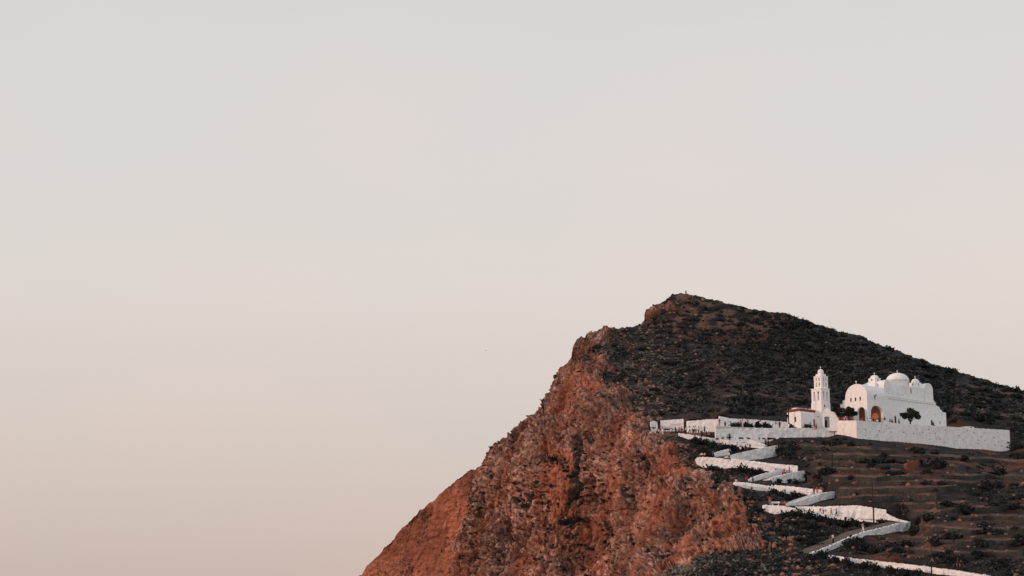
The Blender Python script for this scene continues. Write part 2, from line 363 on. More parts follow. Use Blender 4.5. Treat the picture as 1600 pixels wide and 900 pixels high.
CP = [ # (px, py, distance)
 (1065,459,700),(1010,493,688),(1000,507,684),(945,512,668),(930,518,662),(897,532,640),(1150,477,706),(1225,489,706),(1280,508,702),(1350,527,696),(1400,547,690),(1500,581,680),(1600,611,668),(1750,663,645),(2100,790,600),
 (950,560,636),(1000,600,602),(1060,600,607),(1000,650,564),(1060,640,573),(1110,645,566),(1110,625,585),(1200,635,580),(1200,560,655),(1100,520,672),(1300,560,665),(1400,580,648),(1280,630,590),(1400,640,592),(1500,640,600),(1500,660,580),(1560,650,604),(1590,672,580),(1640,690,570),(1180,652,558),(1230,652,562),(1300,650,566),(1550,620,640),
 (1010,668,549),(1040,688,538),(1066,700,531),(1078,712,523),(1110,742,503),(1130,752,497),(1150,775,480),(1180,800,456),(1195,830,436),(1190,855,418),(1240,850,412),(1230,825,436),(1300,825,432),(1340,820,440),
 (1150,885,393),(1080,900,396),(1200,890,388),(1250,880,392),(1300,890,380),(1060,880,455),(1100,868,440),(1040,900,440),
 (1000,700,548),(950,750,556),(950,900,540),(1050,800,500),(1000,850,520),(1050,860,480),(1120,820,468),(1130,860,436),(1080,760,512),
 (850,700,592),(850,800,582),(850,900,570),(900,600,608),(900,800,572),(870,605,624),(855,640,624),(838,650,622),(804,682,622),(770,700,622),(800,760,604),(800,900,588),(755,728,622),(750,800,612),(750,900,600),
 (700,770,625),(700,900,612),(650,805,640),(600,862,650),(565,899,652),(640,900,630),(500,963,660),(440,1046,670),(380,1132,680),
 (1500,860,377),(1450,850,392),(1500,800,425),(1420,780,452),(1500,760,458),(1450,730,490),(1500,725,500),(1400,710,512),(1300,705,520),(1330,740,490),(1380,760,468),(1340,775,462),(1590,720,512),(1590,760,462),(1590,800,424),(1590,880,362),(1270,710,520),(1250,700,527),(1290,735,498),(1440,820,422),(1400,860,392),(1350,865,398),
 (600,1100,560),(1000,1000,440),(1200,1000,310),(1500,1000,285),(1800,1000,260),(1700,900,330),(1750,800,410),(1750,730,500),(2100,900,300),(2100,1100,200),(1500,1150,190),(1100,1150,260),(750,1150,470),(420,1300,520),(800,1480,300),(1200,1480,90),(1700,1480,80),(2100,1480,80),
]
for kname, pts in W.items():
    for px, yt, yb, Y in pts:
        if kname == 'K': CP.append((px, yt-1, Y+2)); CP.append((px, 668.5, Y+1)); continue
        CP.append((px, yb, Y-.15))
        if kname == 'N': CP.append((px, yt-2, 594 if px < 1480 else 583))
        elif kname == 'M': CP.append((px, yt-2, 574))
        elif kname == 'L':
            if px > 1236: CP.append((px, 667, 560))
        else: CP.append((px, yt+.8, Y+1.3))
for leg in 'ABCDEFGHI':
    for px, yt, yb, Y in W[leg][1::2]:
        if leg in 'BDFH' or px < 1130: CP.append((px-1, yt-3.0, Y+4.6))
cp = np.array(CP, float)
# drop near-duplicates
keep = []
for i in range(len(cp)):
    if all(abs(cp[i, 0]-cp[j, 0])+abs(cp[i, 1]-cp[j, 1]) > 1.6 for j in keep): keep.append(i)
cp = cp[keep]
X2 = cp[:, :2]/100.0; L = np.log(cp[:, 2])
def U(r2): return np.where(r2 > 0, .5*r2*np.log(r2+1e-12), 0)
nC = len(cp); K = U(((X2[:, None]-X2[None])**2).sum(-1)); K[np.diag_indices(nC)] += 2e-4
A = np.zeros((nC+3, nC+3)); A[:nC, :nC] = K; A[:nC, nC] = 1; A[:nC, nC+1:] = X2; A[nC:, :nC] = A[:nC, nC:].T
sol = np.linalg.solve(A, np.concatenate([L, [0, 0, 0]]))
gx = np.arange(370, 2116, 4.0); gy = np.arange(440, 1512, 4.0)
GX, GY = np.meshgrid(gx, gy); Q = np.stack([GX.ravel(), GY.ravel()], -1)/100.0
val = np.empty(len(Q))
for s in range(0, len(Q), 20000):
    q = Q[s:s+20000]; val[s:s+20000] = U(((q[:, None]-X2[None])**2).sum(-1))@sol[:nC]+sol[nC]+q@sol[nC+1:]
G_D = np.exp(val).reshape(GX.shape)
# wall nearness mask
G_W = np.zeros_like(GX)
for kname, pts in W.items():
    a = np.array(pts, float)
    for px in np.arange(a[0, 0]-3, a[-1, 0]+4, 2.0):
        yt = np.interp(px, a[:, 0], a[:, 1]); yb = np.interp(px, a[:, 0], a[:, 2])
        dy = np.maximum(np.maximum(yt-3-GY, GY-yb-1), 0); dd = np.hypot(GX-px, dy)
        G_W = np.maximum(G_W, 1-sstep(3, 9, dd))
G_W = np.maximum(G_W, sstep(1006, 1014, GX)*sstep(1070, 1064, GX)*sstep(652, 656, GY)*sstep(690, 684, GY))
def bil(G, px, py):
    u = np.clip((px-gx[0])/4.0, 0, len(gx)-1.001); v = np.clip((py-gy[0])/4.0, 0, len(gy)-1.001)
    i = u.astype(int); j = v.astype(int); a = u-i; b_ = v-j
    return (G[j, i]*(1-a)+G[j, i+1]*a)*(1-b_)+(G[j+1, i]*(1-a)+G[j+1, i+1]*a)*b_
# lines of the dry-stone terraces on the slope: (points along the top, height in pixels)
T = [([(1222,697),(1320,699),(1400,704)],4.5), ([(1262,721),(1330,724),(1420,727),(1500,730)],5.5), ([(1262,742),(1330,746),(1430,743)],6), ([(1306,764),(1400,763),(1500,760)],8), ([(1306,777),(1390,774),(1465,774)],7.5),
     ([(1390,789),(1460,788),(1512,787)],5), ([(1470,798),(1540,792),(1600,790)],8), ([(1432,821),(1520,828),(1610,825)],6), ([(1400,839),(1460,842),(1530,846),(1610,842)],6), ([(1440,710),(1520,716),(1610,722)],4.5),
     ([(1480,744),(1540,742),(1610,745)],5), ([(1096,647),(1140,640),(1222,645)],5), ([(1125,621),(1180,617),(1268,626)],7), ([(1485,640),(1540,646),(1610,655)],5), ([(1420,858),(1500,864),(1600,862)],5), ([(1500,600),(1550,612),(1610,622)],4), ([(1150,600),(1215,596),(1262,603)],3.5)]
T += [([(1262,731),(1330,734),(1420,735)],4), ([(1340,753),(1440,752),(1530,754)],5), ([(1480,808),(1560,806),(1608,808)],5), ([(1420,799),(1470,800),(1500,802)],4), ([(1290,711),(1380,712),(1440,716)],4)]
def t_line(a, xs, h): return np.interp(xs, a[:, 0], a[:, 1])+perlin(np.stack([xs/30, 0*xs, 0*xs+h], -1))*2.2
G_T = np.zeros_like(GX)
for p_, h_ in T:
    a = np.array(p_, float)
    for px in np.arange(a[0, 0]-2, a[-1, 0]+3, 3.0):
        y_ = float(t_line(a, px, h_)); dd = np.hypot((GX-px)*.7, np.maximum(np.maximum(y_-3-GY, GY-y_-h_-1), 0)); G_T = np.maximum(G_T, 1-sstep(1.5, 8, dd))
def cliff_mask(px, py):
    ed = np.array([(440,1046),(470,1046),(490,1030),(503,1016),(509,985),(520,930),(540,925),(570,940),(600,955),(640,995),(665,1012),(690,1046),(710,1068),(740,1108),(770,1146),(800,1165),(830,1190),(850,1205),(862,1222),(866,1100),(880,1072),(900,1045),(960,990),(1500,500)], float)
    x = np.interp(py, ed[:, 0], ed[:, 1]); n = perlin(np.stack([px/34, py/34, 0*px], -1))*44+perlin(np.stack([px/10, py/9, 0*px+5], -1))*34+perlin(np.stack([px/4, py/4, 0*px+9], -1))*16
    return sstep(20, -20, px+n*np.where(py < 850, 1, .7)-x)
def slab_mask(px, py):
    x = np.interp(py, [700, 735, 790, 840, 900, 1100], [752, 752, 735, 715, 705, 690]); return sstep(2, -3, px+perlin(np.stack([px/12, py/12, 0*px], -1))*6-x)

cols = np.concatenate([np.linspace(380, 545, 50, endpoint=False), np.arange(545, 1625, 1.1), np.linspace(1626, 2100, 90)])
yr = np.interp(cols, ridge[:, 0], ridge[:, 1]); ymid = np.maximum(925.0, yr+3)
NLOW, NUP, NBACK = 60, 440, 40
tl = (1-np.linspace(0, 1, NLOW, endpoint=False))[:, None]**1.7
PYl = ymid[None]+(1500-ymid)[None]*tl
PYu = ymid[None]+(yr-ymid)[None]*np.linspace(0, 1, NUP)[:, None]
PY = np.concatenate([PYl, PYu], 0); PX = np.broadcast_to(cols[None], PY.shape).copy()
D = bil(G_D, PX, PY); wm = bil(G_W, PX, PY); cm = cliff_mask(PX, PY); sm = slab_mask(PX, PY)*cm
D = D+sm*18
for k_, pts_ in W.items():                       # the ground stays behind each wall's face and meets its foot
    a_ = np.array(pts_, float); cs = np.where((cols >= a_[0, 0]-1) & (cols <= a_[-1, 0]+1))[0]
    yt_, yb_, Yw_ = (np.interp(cols[cs], a_[:, 0], a_[:, k])[None] for k in (1, 2, 3)); py_ = PY[:, cs]; d_ = D[:, cs]
    d_ = np.where((py_ > yt_-9) & (py_ < yb_), np.maximum(d_, Yw_+np.where(py_ < yt_+.5, 3.3, .9)), d_); D[:, cs] = d_
LEDGE = np.zeros_like(D)
for pts_, h_ in T:                               # each terrace: a step in the slope with a strip of bare red earth on top
    a_ = np.array(pts_, float); cs = np.where((cols >= a_[0, 0]) & (cols <= a_[-1, 0]-2))[0]; yl = t_line(a_, cols[cs], h_)
    base = bil(G_D, cols[cs], yl+h_); py_ = PY[:, cs]; d_ = D[:, cs]; wgt = (1-bil(G_W, cols[cs], yl))[None]
    face = (py_ > yl) & (py_ <= yl+h_+1); D[:, cs] = np.where(face, d_*(1-wgt)+wgt*base[None], d_)
    fade = np.clip(np.minimum(cols[cs]-a_[0, 0], a_[-1, 0]-cols[cs])/15, 0, 1)[None]*(.55+.9*perlin(np.stack([cols[cs]/25, 0*yl, 0*yl+h_*3], -1)))[None]
    LEDGE[:, cs] = np.maximum(LEDGE[:, cs], np.where((py_ <= yl+.5) & (py_ > yl-3.6), np.clip(1.25*fade, 0, 1), 0))
for x0, x1, y0, y1, dd in ((1338, 1482, 620, 664, 594), (1300, 1345, 630, 662, 574), (1236, 1304, 645, 669, 562), (1015, 1124, 655, 674, 552.5)):
    m_ = (PX > x0) & (PX < x1) & (PY > y0) & (PY < y1); D = np.where(m_, np.maximum(D, dd), D)
for k_, pts_ in W.items():
    a_ = np.array(pts_, float); cs = np.where((cols >= a_[0, 0]) & (cols <= a_[-1, 0]))[0]
    yt_, yb_, Yw_ = (np.interp(cols[cs], a_[:, 0], a_[:, k])[None] for k in (1, 2, 3)); py_ = PY[:, cs]; d_ = D[:, cs]
    D[:, cs] = np.where((py_ >= yb_-.6) & (py_ < yb_+3), np.minimum(d_, Yw_-.12), d_)
V = PV(PX, PY, D)
# back side of the hill
last = V[-1]; s = np.linspace(0, 1, NBACK+1)[1:][:, None]
bx = last[None, :, 0]+0*s+s*60*(cols < 900)[None]; by = last[None, :, 1]+s*160; bz = last[None, :, 2]-(s*70+s*s*60)
V = np.concatenate([V, np.stack([bx, by, bz], -1)], 0)
ext = lambda a: np.concatenate([a, np.repeat(a[-1:], NBACK, 0)], 0)
wm, cm, sm = ext(wm), ext(cm), ext(sm); LEDGE = ext(LEDGE)
PXe, PYe = ext(PX), ext(PY)
du = np.gradient(V, axis=1); dv = np.gradient(V, axis=0); nn = np.cross(du, dv); nn /= np.linalg.norm(nn, axis=-1)[..., None]+1e-9
# relief
S = np.array
def fbm(p, o=4, g=.55):
    r = 0; a = 1; 
    for k in range(o): r = r+a*perlin(p*2**k+k*17.3); a *= g
    return r
p = V.copy(); wv = np.stack([perlin(p/9+3), perlin(p/9+31), perlin(p/9+57)], -1)*2.5; q = p+wv
butt = 1-np.abs(perlin(q*S([1/22, 1/22, 1/60])))*2
mid = 1-np.abs(perlin(q*S([1/8, 1/8, 1/18])+9))*2
sml = 1-np.abs(perlin(q*S([1/3., 1/3., 1/5.])+19))*2
f1, f2, hid = worley(q*S([1/3.4, 1/3.4, 1/5.0]))
g1, g2, gid = worley(q*S([1/1.15, 1/1.15, 1/1.5])+40)
crack = sstep(.20, .0, f2-f1); crack2 = sstep(.14, 0, g2-g1)
pit = sstep(.28, .50, perlin(q/2.0+70))*sstep(-.25, .25, perlin(q/14+90))
cave = sstep(.40, .62, perlin(q*S([1/7., 1/7., 1/16.])+33))
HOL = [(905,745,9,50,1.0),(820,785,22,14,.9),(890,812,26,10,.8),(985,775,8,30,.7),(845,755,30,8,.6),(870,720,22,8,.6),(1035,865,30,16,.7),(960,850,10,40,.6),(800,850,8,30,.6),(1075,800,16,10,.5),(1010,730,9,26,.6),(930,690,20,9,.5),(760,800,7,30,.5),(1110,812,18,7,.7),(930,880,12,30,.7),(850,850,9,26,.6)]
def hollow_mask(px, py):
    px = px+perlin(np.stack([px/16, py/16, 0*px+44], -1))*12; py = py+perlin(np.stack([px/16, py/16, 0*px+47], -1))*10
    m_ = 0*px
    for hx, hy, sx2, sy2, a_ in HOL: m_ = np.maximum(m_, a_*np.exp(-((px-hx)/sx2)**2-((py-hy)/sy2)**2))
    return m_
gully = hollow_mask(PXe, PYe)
fis = sstep(.055, .0, np.abs(perlin(q*S([1/8., 1/8., 1/38.])+301)))*sstep(-.2, .15, perlin(q/11+317)); fis2 = sstep(.06, .0, np.abs(perlin(q*S([1/3.5, 1/3.5, 1/15.])+331)))*sstep(-.05, .2, perlin(q/8+347))
calm = sstep(-.02, .25, perlin(q*S([1/13., 1/13., 1/24.])+123)); rgh = 1-.8*calm
flute = 1-np.abs(perlin(q*S([1/5., 1/5., 1/34.])+211))*2
disp_c = 3.2*butt+1.6*mid+1.3*flute*rgh+.5*sml*rgh+((hid-.5)*1.3-crack*1.7)*(.25+.75*rgh)+((gid-.5)*.7-crack2*.5)*rgh-pit*1.9*(.3+.7*rgh)-cave*4.5-fis*2.4-fis2*.9-gully*1.8+.12*fbm(p/.9, 2)
strata = np.abs(perlin((q@S([[.93, 0, .36], [0, 1, 0], [-.36, 0, .93]]))*S([1/14., 1/14., 1/1.6])))
disp_s = 1.0*butt+.6*mid+.22*sml+strata*.7-pit*.5-crack*.6-crack2*.25+(hid-.5)*.9+(gid-.5)*.4+.12*fbm(p/.8, 2)
disp_g = .55*perlin(p/9)+.35*fbm(p/2.6, 3)+(hid-.5)*.25*sstep(0, .3, perlin(p/12+5))
disp = (disp_c*(1-sm)+disp_s*sm)*cm+disp_g*(1-cm)*(1-.75*0)
disp -= 1.6*cm
# never push the ridge line far: the outline is drawn at the ridge, keep only its finer teeth
n_all = V.shape[0]; ridx = NLOW+NUP-1
rows = np.arange(n_all); rfade = 1-np.exp(-((rows-ridx)/10.0)**2)
disp = disp*(.30+.70*rfade[:, None])*(1-wm)*(1-.85*ext(bil(G_T, PX, PY)))
ln_ = np.maximum(np.linalg.norm(dv, axis=-1), np.linalg.norm(du, axis=-1)*.8); disp = np.where(PYe < 905, disp*np.clip(1.1/ln_, .3, 1), disp)   # calmer relief where the face runs away from view
# plants gather in these hollows; their shade is put into the rock colour
# deep dark cleft in the middle of the cliff
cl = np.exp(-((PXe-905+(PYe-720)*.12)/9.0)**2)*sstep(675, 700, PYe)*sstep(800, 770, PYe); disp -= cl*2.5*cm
V = V+nn*disp[..., None]
LEDGE = np.maximum(LEDGE, .85*sstep(535, 505, PYe)*sstep(1040, 1060, PXe)*sstep(1260, 1180, PXe)*sstep(-.05, .3, perlin(np.stack([PXe/28, PYe/9, 0*PXe+61], -1))+.1)*(1-cm))
# boulders/toothing on the ridge line itself
V[ridx-3:ridx+3, :, 2] += (perlin(V[ridx-3:ridx+3]/3.0+5)*.7+.35*perlin(V[ridx-3:ridx+3]/1.0+15))
nr, nc = V.shape[:2]
idx = np.arange(nr*nc).reshape(nr, nc); quads = np.stack([idx[:-1, :-1], idx[:-1, 1:], idx[1:, 1:], idx[1:, :-1]], -1).reshape(-1, 4)
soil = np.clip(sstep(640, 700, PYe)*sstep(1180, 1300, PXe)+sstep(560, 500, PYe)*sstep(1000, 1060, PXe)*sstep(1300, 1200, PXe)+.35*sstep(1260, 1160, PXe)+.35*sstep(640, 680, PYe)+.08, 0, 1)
hill = link('hill', np_mesh('hill', V.reshape(-1, 3), quads, True, {'ledge': ('POINT', LEDGE), 'stain_shade': ('POINT', np.maximum(.50*fis+.36*fis2, 0)*(.8+.9*perlin(q/1.7+23))+.9*cl[:]*cm*(.7+.6*perlin(q/1.7+23))+gully*(.6+.8*perlin(q/2.2+11)+.5*perlin(q*S([1/1.2, 1/1.2, 1/7.])+5))),  'calm': ('POINT', calm), 'cliff': ('POINT', cm), 'slab': ('POINT', sm), 'soil': ('POINT', soil)}), M['hill'])
tag(hill, kind='structure')
def ground(px, py):
    """point and normal of the finished hill seen at (px,py)"""
    px = np.asarray(px, float); py = np.asarray(py, float)
    j = np.clip(np.searchsorted(cols, px), 1, len(cols)-1); j = np.where(np.abs(cols[j-1]-px) < np.abs(cols[j]-px), j-1, j)
    up = np.clip((ymid[j]-py)/(ymid[j]-yr[j]), 0, 1)*(NUP-1)+NLOW
    lo = (1-np.clip((py-ymid[j])/(1500-ymid[j]), 0, 1)**(1/1.7))*NLOW
    i = np.where(py <= ymid[j], up, lo).astype(int)
    return V[i, j], nn[i, j]

# sea far below, out to the horizon
bm_ = MB(); bm_.poly([(-50000, -2000, -190), (50000, -2000, -190), (50000, 55000, -190), (-50000, 55000, -190)], [(0, 1, 2, 3)])
tag(bm_.build('sea', M['sea']), kind='structure')

# ---------------------------------------------------------------- courtyards (paved levels behind the retaining walls)
def slab(name, pts, thick=1.2, mt='slabs'):
    b_ = MB(); top = [tuple(p) for p in pts]; low = [(p[0], p[1], p[2]-thick) for p in pts]; n = len(pts)
    b_.poly(top+low, [tuple(range(n)), tuple(range(2*n-1, n-1, -1))]+[(i, i+n, (i+1) % n+n, (i+1) % n) for i in range(n)])
    return tag(b_.build(name, M[mt]), kind='structure')
ZT = P(1338, 657, 536)[2]-.12
def lvl(px, py_, Y, z): return ((px-800)/F*(Y*fw[1]+z*fw[2]), Y, z)
slab('church_terrace', [lvl(1338, 0, 536.3, ZT), lvl(1575, 0, 558.3, ZT), lvl(1560, 0, 575, ZT), lvl(1450, 0, 592, ZT), lvl(1300, 0, 572, ZT), lvl(1300, 0, 548, ZT)], 6)
ZC = P(1200, 669, 541)[2]-.03
slab('courtyard', [lvl(1119, 0, 536.3, ZC), lvl(1230, 0, 542.3, ZC), lvl(1304, 0, 546, ZC), lvl(1300, 0, 556, ZC), lvl(1236, 0, 551.2, ZC), lvl(1124, 0, 545.2, ZC)], 2)

# ---------------------------------------------------------------- whitewashed walls
def wall(name, leg, label, cat='wall', thick=.55, mt='rubble', rough=.19, deep=1.4, group=None, ends=True):
    a = np.array(W[leg], float)
    n = max(6, int((a[-1, 0]-a[0, 0])/1.6)); xs = np.linspace(a[0, 0], a[-1, 0], n)
    top = PV(xs, np.interp(xs, a[:, 0], a[:, 1]), np.interp(xs, a[:, 0], a[:, 3])); bot = PV(xs, np.interp(xs, a[:, 0], a[:, 2]), np.interp(xs, a[:, 0], a[:, 3]))
    d = np.gradient(top[:, :2], axis=0); d /= np.linalg.norm(d, axis=1)[:, None]; back = np.stack([-d[:, 1], d[:, 0], 0*d[:, 0]], -1)
    nz = 7; rows_ = []
    zt = top[:, 2]+rough*perlin(np.stack([xs/2.2, 0*xs, 0*xs+len(label)], -1))+rough*.8*perlin(np.stack([xs/.9, 0*xs, 0*xs+3], -1)); zb = bot[:, 2]-deep
    for k in range(nz+1):
        z = zb+(zt-zb)*k/nz; pt = np.stack([top[:, 0], top[:, 1], z], -1); bt = -back*((1-k/nz)*.12)
        pt = pt+bt-back*(perlin(pt/1.1)*rough*1.2)[:, None]; rows_.append(pt)
    rows_.append(np.stack([top[:, 0], top[:, 1], zt+.03], -1)+back*thick*.5)
    bk = np.stack([top[:, 0], top[:, 1], zt], -1)+back*thick; rows_.append(bk); b2 = bk.copy(); b2[:, 2] = zb; rows_.append(b2)
    G = np.stack(rows_, 0); m_, k_ = G.shape[:2]; id_ = np.arange(m_*k_).reshape(m_, k_)
    f = [(id_[i, j], id_[i, j+1], id_[(i+1) % m_, j+1], id_[(i+1) % m_, j]) for i in range(m_) for j in range(k_-1)]
    base = np.array([top[0, 0], top[0, 1], zb[0]]); vs = G.reshape(-1, 3)-base
    me = bpy.data.meshes.new(name); me.from_pydata([tuple(v) for v in vs], [], f+[tuple(int(x) for x in id_[::-1, 0]), tuple(int(x) for x in id_[:, -1])]); me.update()
    o = link(name, me, M[mt]); o.location = base
    return tag(o, label, cat, group)
g = 'whitewashed walls of the zigzag path'
wall('retaining_wall', 'A', 'whitewashed outer wall of the topmost path flight, just below the crowd on the plaza', group=g)
wall('retaining_wall', 'A2', 'whitewashed uphill wall along the right half of the topmost path flight', group=g)
wall('retaining_wall', 'B', 'grey-white wedge-shaped wall under the second path flight from the top, ending at the uppermost right bend', group=g)
wall('retaining_wall', 'B2', 'short pale inner wall beside the second path flight, above the big rounded left bend', group=g)
wall('retaining_wall', 'C', 'big rounded whitewashed wall bulging at the left bend of the third path flight', group=g)
wall('retaining_wall', 'C2', 'whitewashed uphill wall of the third path flight, running to the second right bend', group=g)
wall('retaining_wall', 'D', 'grey-white wedge wall at the second right bend, below the pair in purple shirts', group=g)
wall('retaining_wall', 'D2', 'grey-white curved inner wall uphill of the pair in purple shirts', group=g)
wall('retaining_wall', 'E', 'long whitewashed wall of the fifth path flight with bushes under its middle', group=g)
wall('retaining_wall', 'E2', 'thin whitewashed uphill wall along the fifth path flight, ending at the third right bend', group=g)
wall('retaining_wall', 'F', 'grey-white wall rising to the third right bend, directly above the wide lower wall', group=g)
wall('retaining_wall', 'G', 'pinkish white outer wall of the seventh path flight, starting beside the white bench', group=g)
wall('retaining_wall', 'G2', 'tall whitewashed stone wall behind the lower path, with the cable pole in front of it', group=g)
wall('retaining_wall', 'H2', 'short crumbling white wall rounding the lowest right bend', group=g)
wall('retaining_wall', 'H', 'narrow white wall along the downhill side of the bare brown ramp', group=g)
wall('retaining_wall', 'I', 'lowest whitewashed wall, a jagged strip running down to the bottom edge of the picture', group=g, rough=.22)
wall('courtyard_wall', 'J0', 'small white stub of wall at the very left of the plaza, on the cliff edge', rough=.2)
wall('courtyard_wall', 'J1', 'plain white wall behind the left part of the plaza, next to the cliff edge')
wall('courtyard_wall', 'J2', 'white wall with worn stains behind the crowd in the middle of the plaza')
wall('courtyard_wall', 'K', 'long white rear wall behind the round courtyard bushes, stepped at its left end', mt='plaster')
wall('courtyard_wall', 'L', 'long low grey-white wall in front of the courtyard bushes and the tower house')
wall('terrace_wall', 'M', 'short pink-lit wall with red flowerpots, left face of the church terrace', rough=.06)
tw = wall('terrace_wall', 'N', 'very long tall white wall with drain holes, holding up the church terrace', rough=.11)
# end returns of the walls at the right-hand bends
def box_wall(name, a_, b_, zt, zb, th, label, mt='rubble', parent=None):
    a_ = np.array(a_[:2]); b_ = np.array(b_[:2]); d = b_-a_; ln = np.linalg.norm(d); ang = math.atan2(d[1], d[0])
    m_ = MB(); m_.box(0, ln, 0, th, zb-zt, 0); o = m_.build(name, M[mt], None, bevel=.05); o.location = (a_[0], a_[1], zt); o.rotation_euler = (0, 0, ang)
    return tag(o, label, 'wall', g) if parent is None else o
for leg, lab in (('B', 'end face of white wall closing the uppermost right bend of the path'), ('D', 'end face of white wall closing the second right bend of the path'), ('F', 'end face of white wall closing the third right bend of the path'), ('H', 'end face of white wall closing the lowest right bend of the path'), ('N', 'far end return of the long church terrace wall')):
    px, yt, yb, Y = W[leg][-1]; a_ = P(px-.3, yt, Y); b_ = a_+np.array([-2.2, 4.5, 0]) if leg != 'N' else a_+np.array([-4.5, 12, 0])
    o = box_wall('retaining_wall', a_, b_, a_[2]-.01, P(px, yb, Y)[2]-1.2, -.5, lab)
    o.rotation_euler = (0, 0, math.atan2(b_[1]-a_[1], b_[0]-a_[0]))
# drain holes in the terrace wall
hm = MB(); hm.lathe([(0, 0), (.12, 0), (.12, .12), (0, .12)], n=8); hme = hm.mesh('drain_hole'); hme.materials.append(M['dark'])
for r_, dy in enumerate((6, 13, 20, 26)):
    for k in range(13):
        px = 1350+k*17.5+(r_ % 2)*7+random.uniform(-5, 5)
        if random.random() < .2: continue
        if px > 1570: continue
        yt, yb, Y = wall_at('N', px); py = yt+dy+random.uniform(-2, 2)
        if py > yb-3: continue
        h = link('drain_hole', hme, None, tw); w_ = P(px, py, Y-.12); h.location = Vector(w_)-tw.location; h.rotation_euler = (R(90), 0, R(24))

# ---------------------------------------------------------------- the path
def path_flight(leg, width=2.6, drop=.05, mt='slabs', lift=0.0, px0=None, px1=None):
    a = np.array(W[leg], float); xs = np.arange(px0 or a[0, 0], (px1 or a[-1, 0])+.1, 3.0)
    top = PV(xs, np.interp(xs, a[:, 0], a[:, 1]), np.interp(xs, a[:, 0], a[:, 3])); d = np.gradient(top[:, :2], axis=0); d /= np.linalg.norm(d, axis=1)[:, None]
    back = np.stack([-d[:, 1], d[:, 0], 0*d[:, 0]], -1); e0 = top+back*.3; e0[:, 2] -= drop; e1 = top+back*(.5+width); e1[:, 2] += lift-drop
    return e0, e1
pb = MB()
def add_path(b_, leg, **k):
    e0, e1 = path_flight(leg, **k)
    for i in range(len(e0)-1):
        q = [e0[i], e0[i+1], e1[i+1], e1[i]]; lo = [(x[0], x[1], x[2]-.4) for x in q]
        b_.poly([tuple(x) for x in q]+lo, [(0,1,2,3), (7,6,5,4), (0,4,5,1), (1,5,6,2), (2,6,7,3), (3,7,4,0)])
for leg in ('A', 'B', 'C', 'D', 'E', 'F', 'G'): add_path(pb, leg)
tag(pb.build('path', M['slabs']), kind='structure')
pb = MB(); add_path(pb, 'H', width=3.0, drop=.02, lift=.38); add_path(pb, 'I', width=2.4)
tag(pb.build('lower_path', M['path']), kind='structure')
def plaza():
    pts = [P(1018, 673, 545), P(1060, 677, 541), P(1118, 684, 537.5), P(1124, 680, 546), P(1077, 676, 548.5), P(1050, 670, 551), P(1018, 667, 549)]
    z = P(1075, 677.5, 541.5)[2]
    slab('plaza', [(p_[0], p_[1], z) for p_ in pts], 1.0, 'path')
    return z
ZP = plaza()

# ---------------------------------------------------------------- terrace walls of dry stone on the right-hand slope
tl_ = ['uppermost terrace wall of grey dry stone right below the tower house', 'drystone terrace wall passing under the small stone hut', 'drystone terrace wall beginning right of the second right bend', 'straight grey drystone terrace wall crossing behind the middle pole', 'drystone terrace wall beginning at the third right bend of the path',
       'short low drystone wall to the right of the tall white stone wall', 'drystone terrace wall reaching the right edge at mid slope', 'drystone terrace wall right of the lowest white bend', 'drystone terrace wall with red earth on top, below the lowest white bend', 'faint drystone wall below the far end of the church terrace',
       'broken drystone wall near the right edge, two levels below the church terrace', 'thin drystone wall on the slope just behind the courtyard wall', 'long pale drystone wall on the slope left of the bell tower', 'drystone wall on the dark slope right of the church', 'lowest drystone wall near the bottom right corner', 'high drystone line on the right shoulder of the hill', 'short drystone wall high on the slope left of the tower top', 'low drystone wall between the levels of the second bend and the stone hut', 'drystone wall halfway down, between two longer ones right of the middle pole', 'short stretch of drystone wall at the right edge above the lowest bend', 'little broken drystone wall right of the tall white stone wall', 'thin drystone wall directly below the corner of the church terrace']
for (pts, h), lab in zip(T, tl_):
    a = np.array(pts, float); xs = np.arange(a[0, 0], a[-1, 0], 2.5); ys = t_line(a, xs, h)
    b0, _ = ground(xs, ys+h); t0, _ = ground(xs, ys)
    Yw = np.convolve(np.pad(np.minimum(b0[:, 1], t0[:, 1]), 4, 'edge'), np.ones(9)/9, 'valid')-.7; top = PV(xs, ys, Yw); n = len(xs)
    hh = top[:, 2]; jig = perlin(np.stack([xs/3, 0*xs, 0*xs], -1))*.18
    rows_ = [np.stack([top[:, 0], top[:, 1], hh-1.9], -1), np.stack([top[:, 0]+0*jig, top[:, 1]+jig*.6, hh-.6], -1), np.stack([top[:, 0], top[:, 1]+.1, hh+jig], -1), np.stack([top[:, 0], top[:, 1]+.9, hh+jig], -1), np.stack([top[:, 0], top[:, 1]+1.0, hh-1.9], -1)]
    G = np.stack(rows_, 0); base = G[0, 0].copy(); id_ = np.arange(5*n).reshape(5, n)
    f = [(int(id_[i, j]), int(id_[i, j+1]), int(id_[(i+1) % 5, j+1]), int(id_[(i+1) % 5, j])) for i in range(5) for j in range(n-1)]
    me = bpy.data.meshes.new('drystone_wall'); me.from_pydata([tuple(v) for v in (G.reshape(-1, 3)-base)], [], f+[tuple(int(x) for x in id_[::-1, 0]), tuple(int(x) for x in id_[:, -1])]); me.update()
    o = link('drystone_wall', me, M['drystone']); o.location = base; tag(o, lab, 'wall', 'drystone terrace walls on the slope')

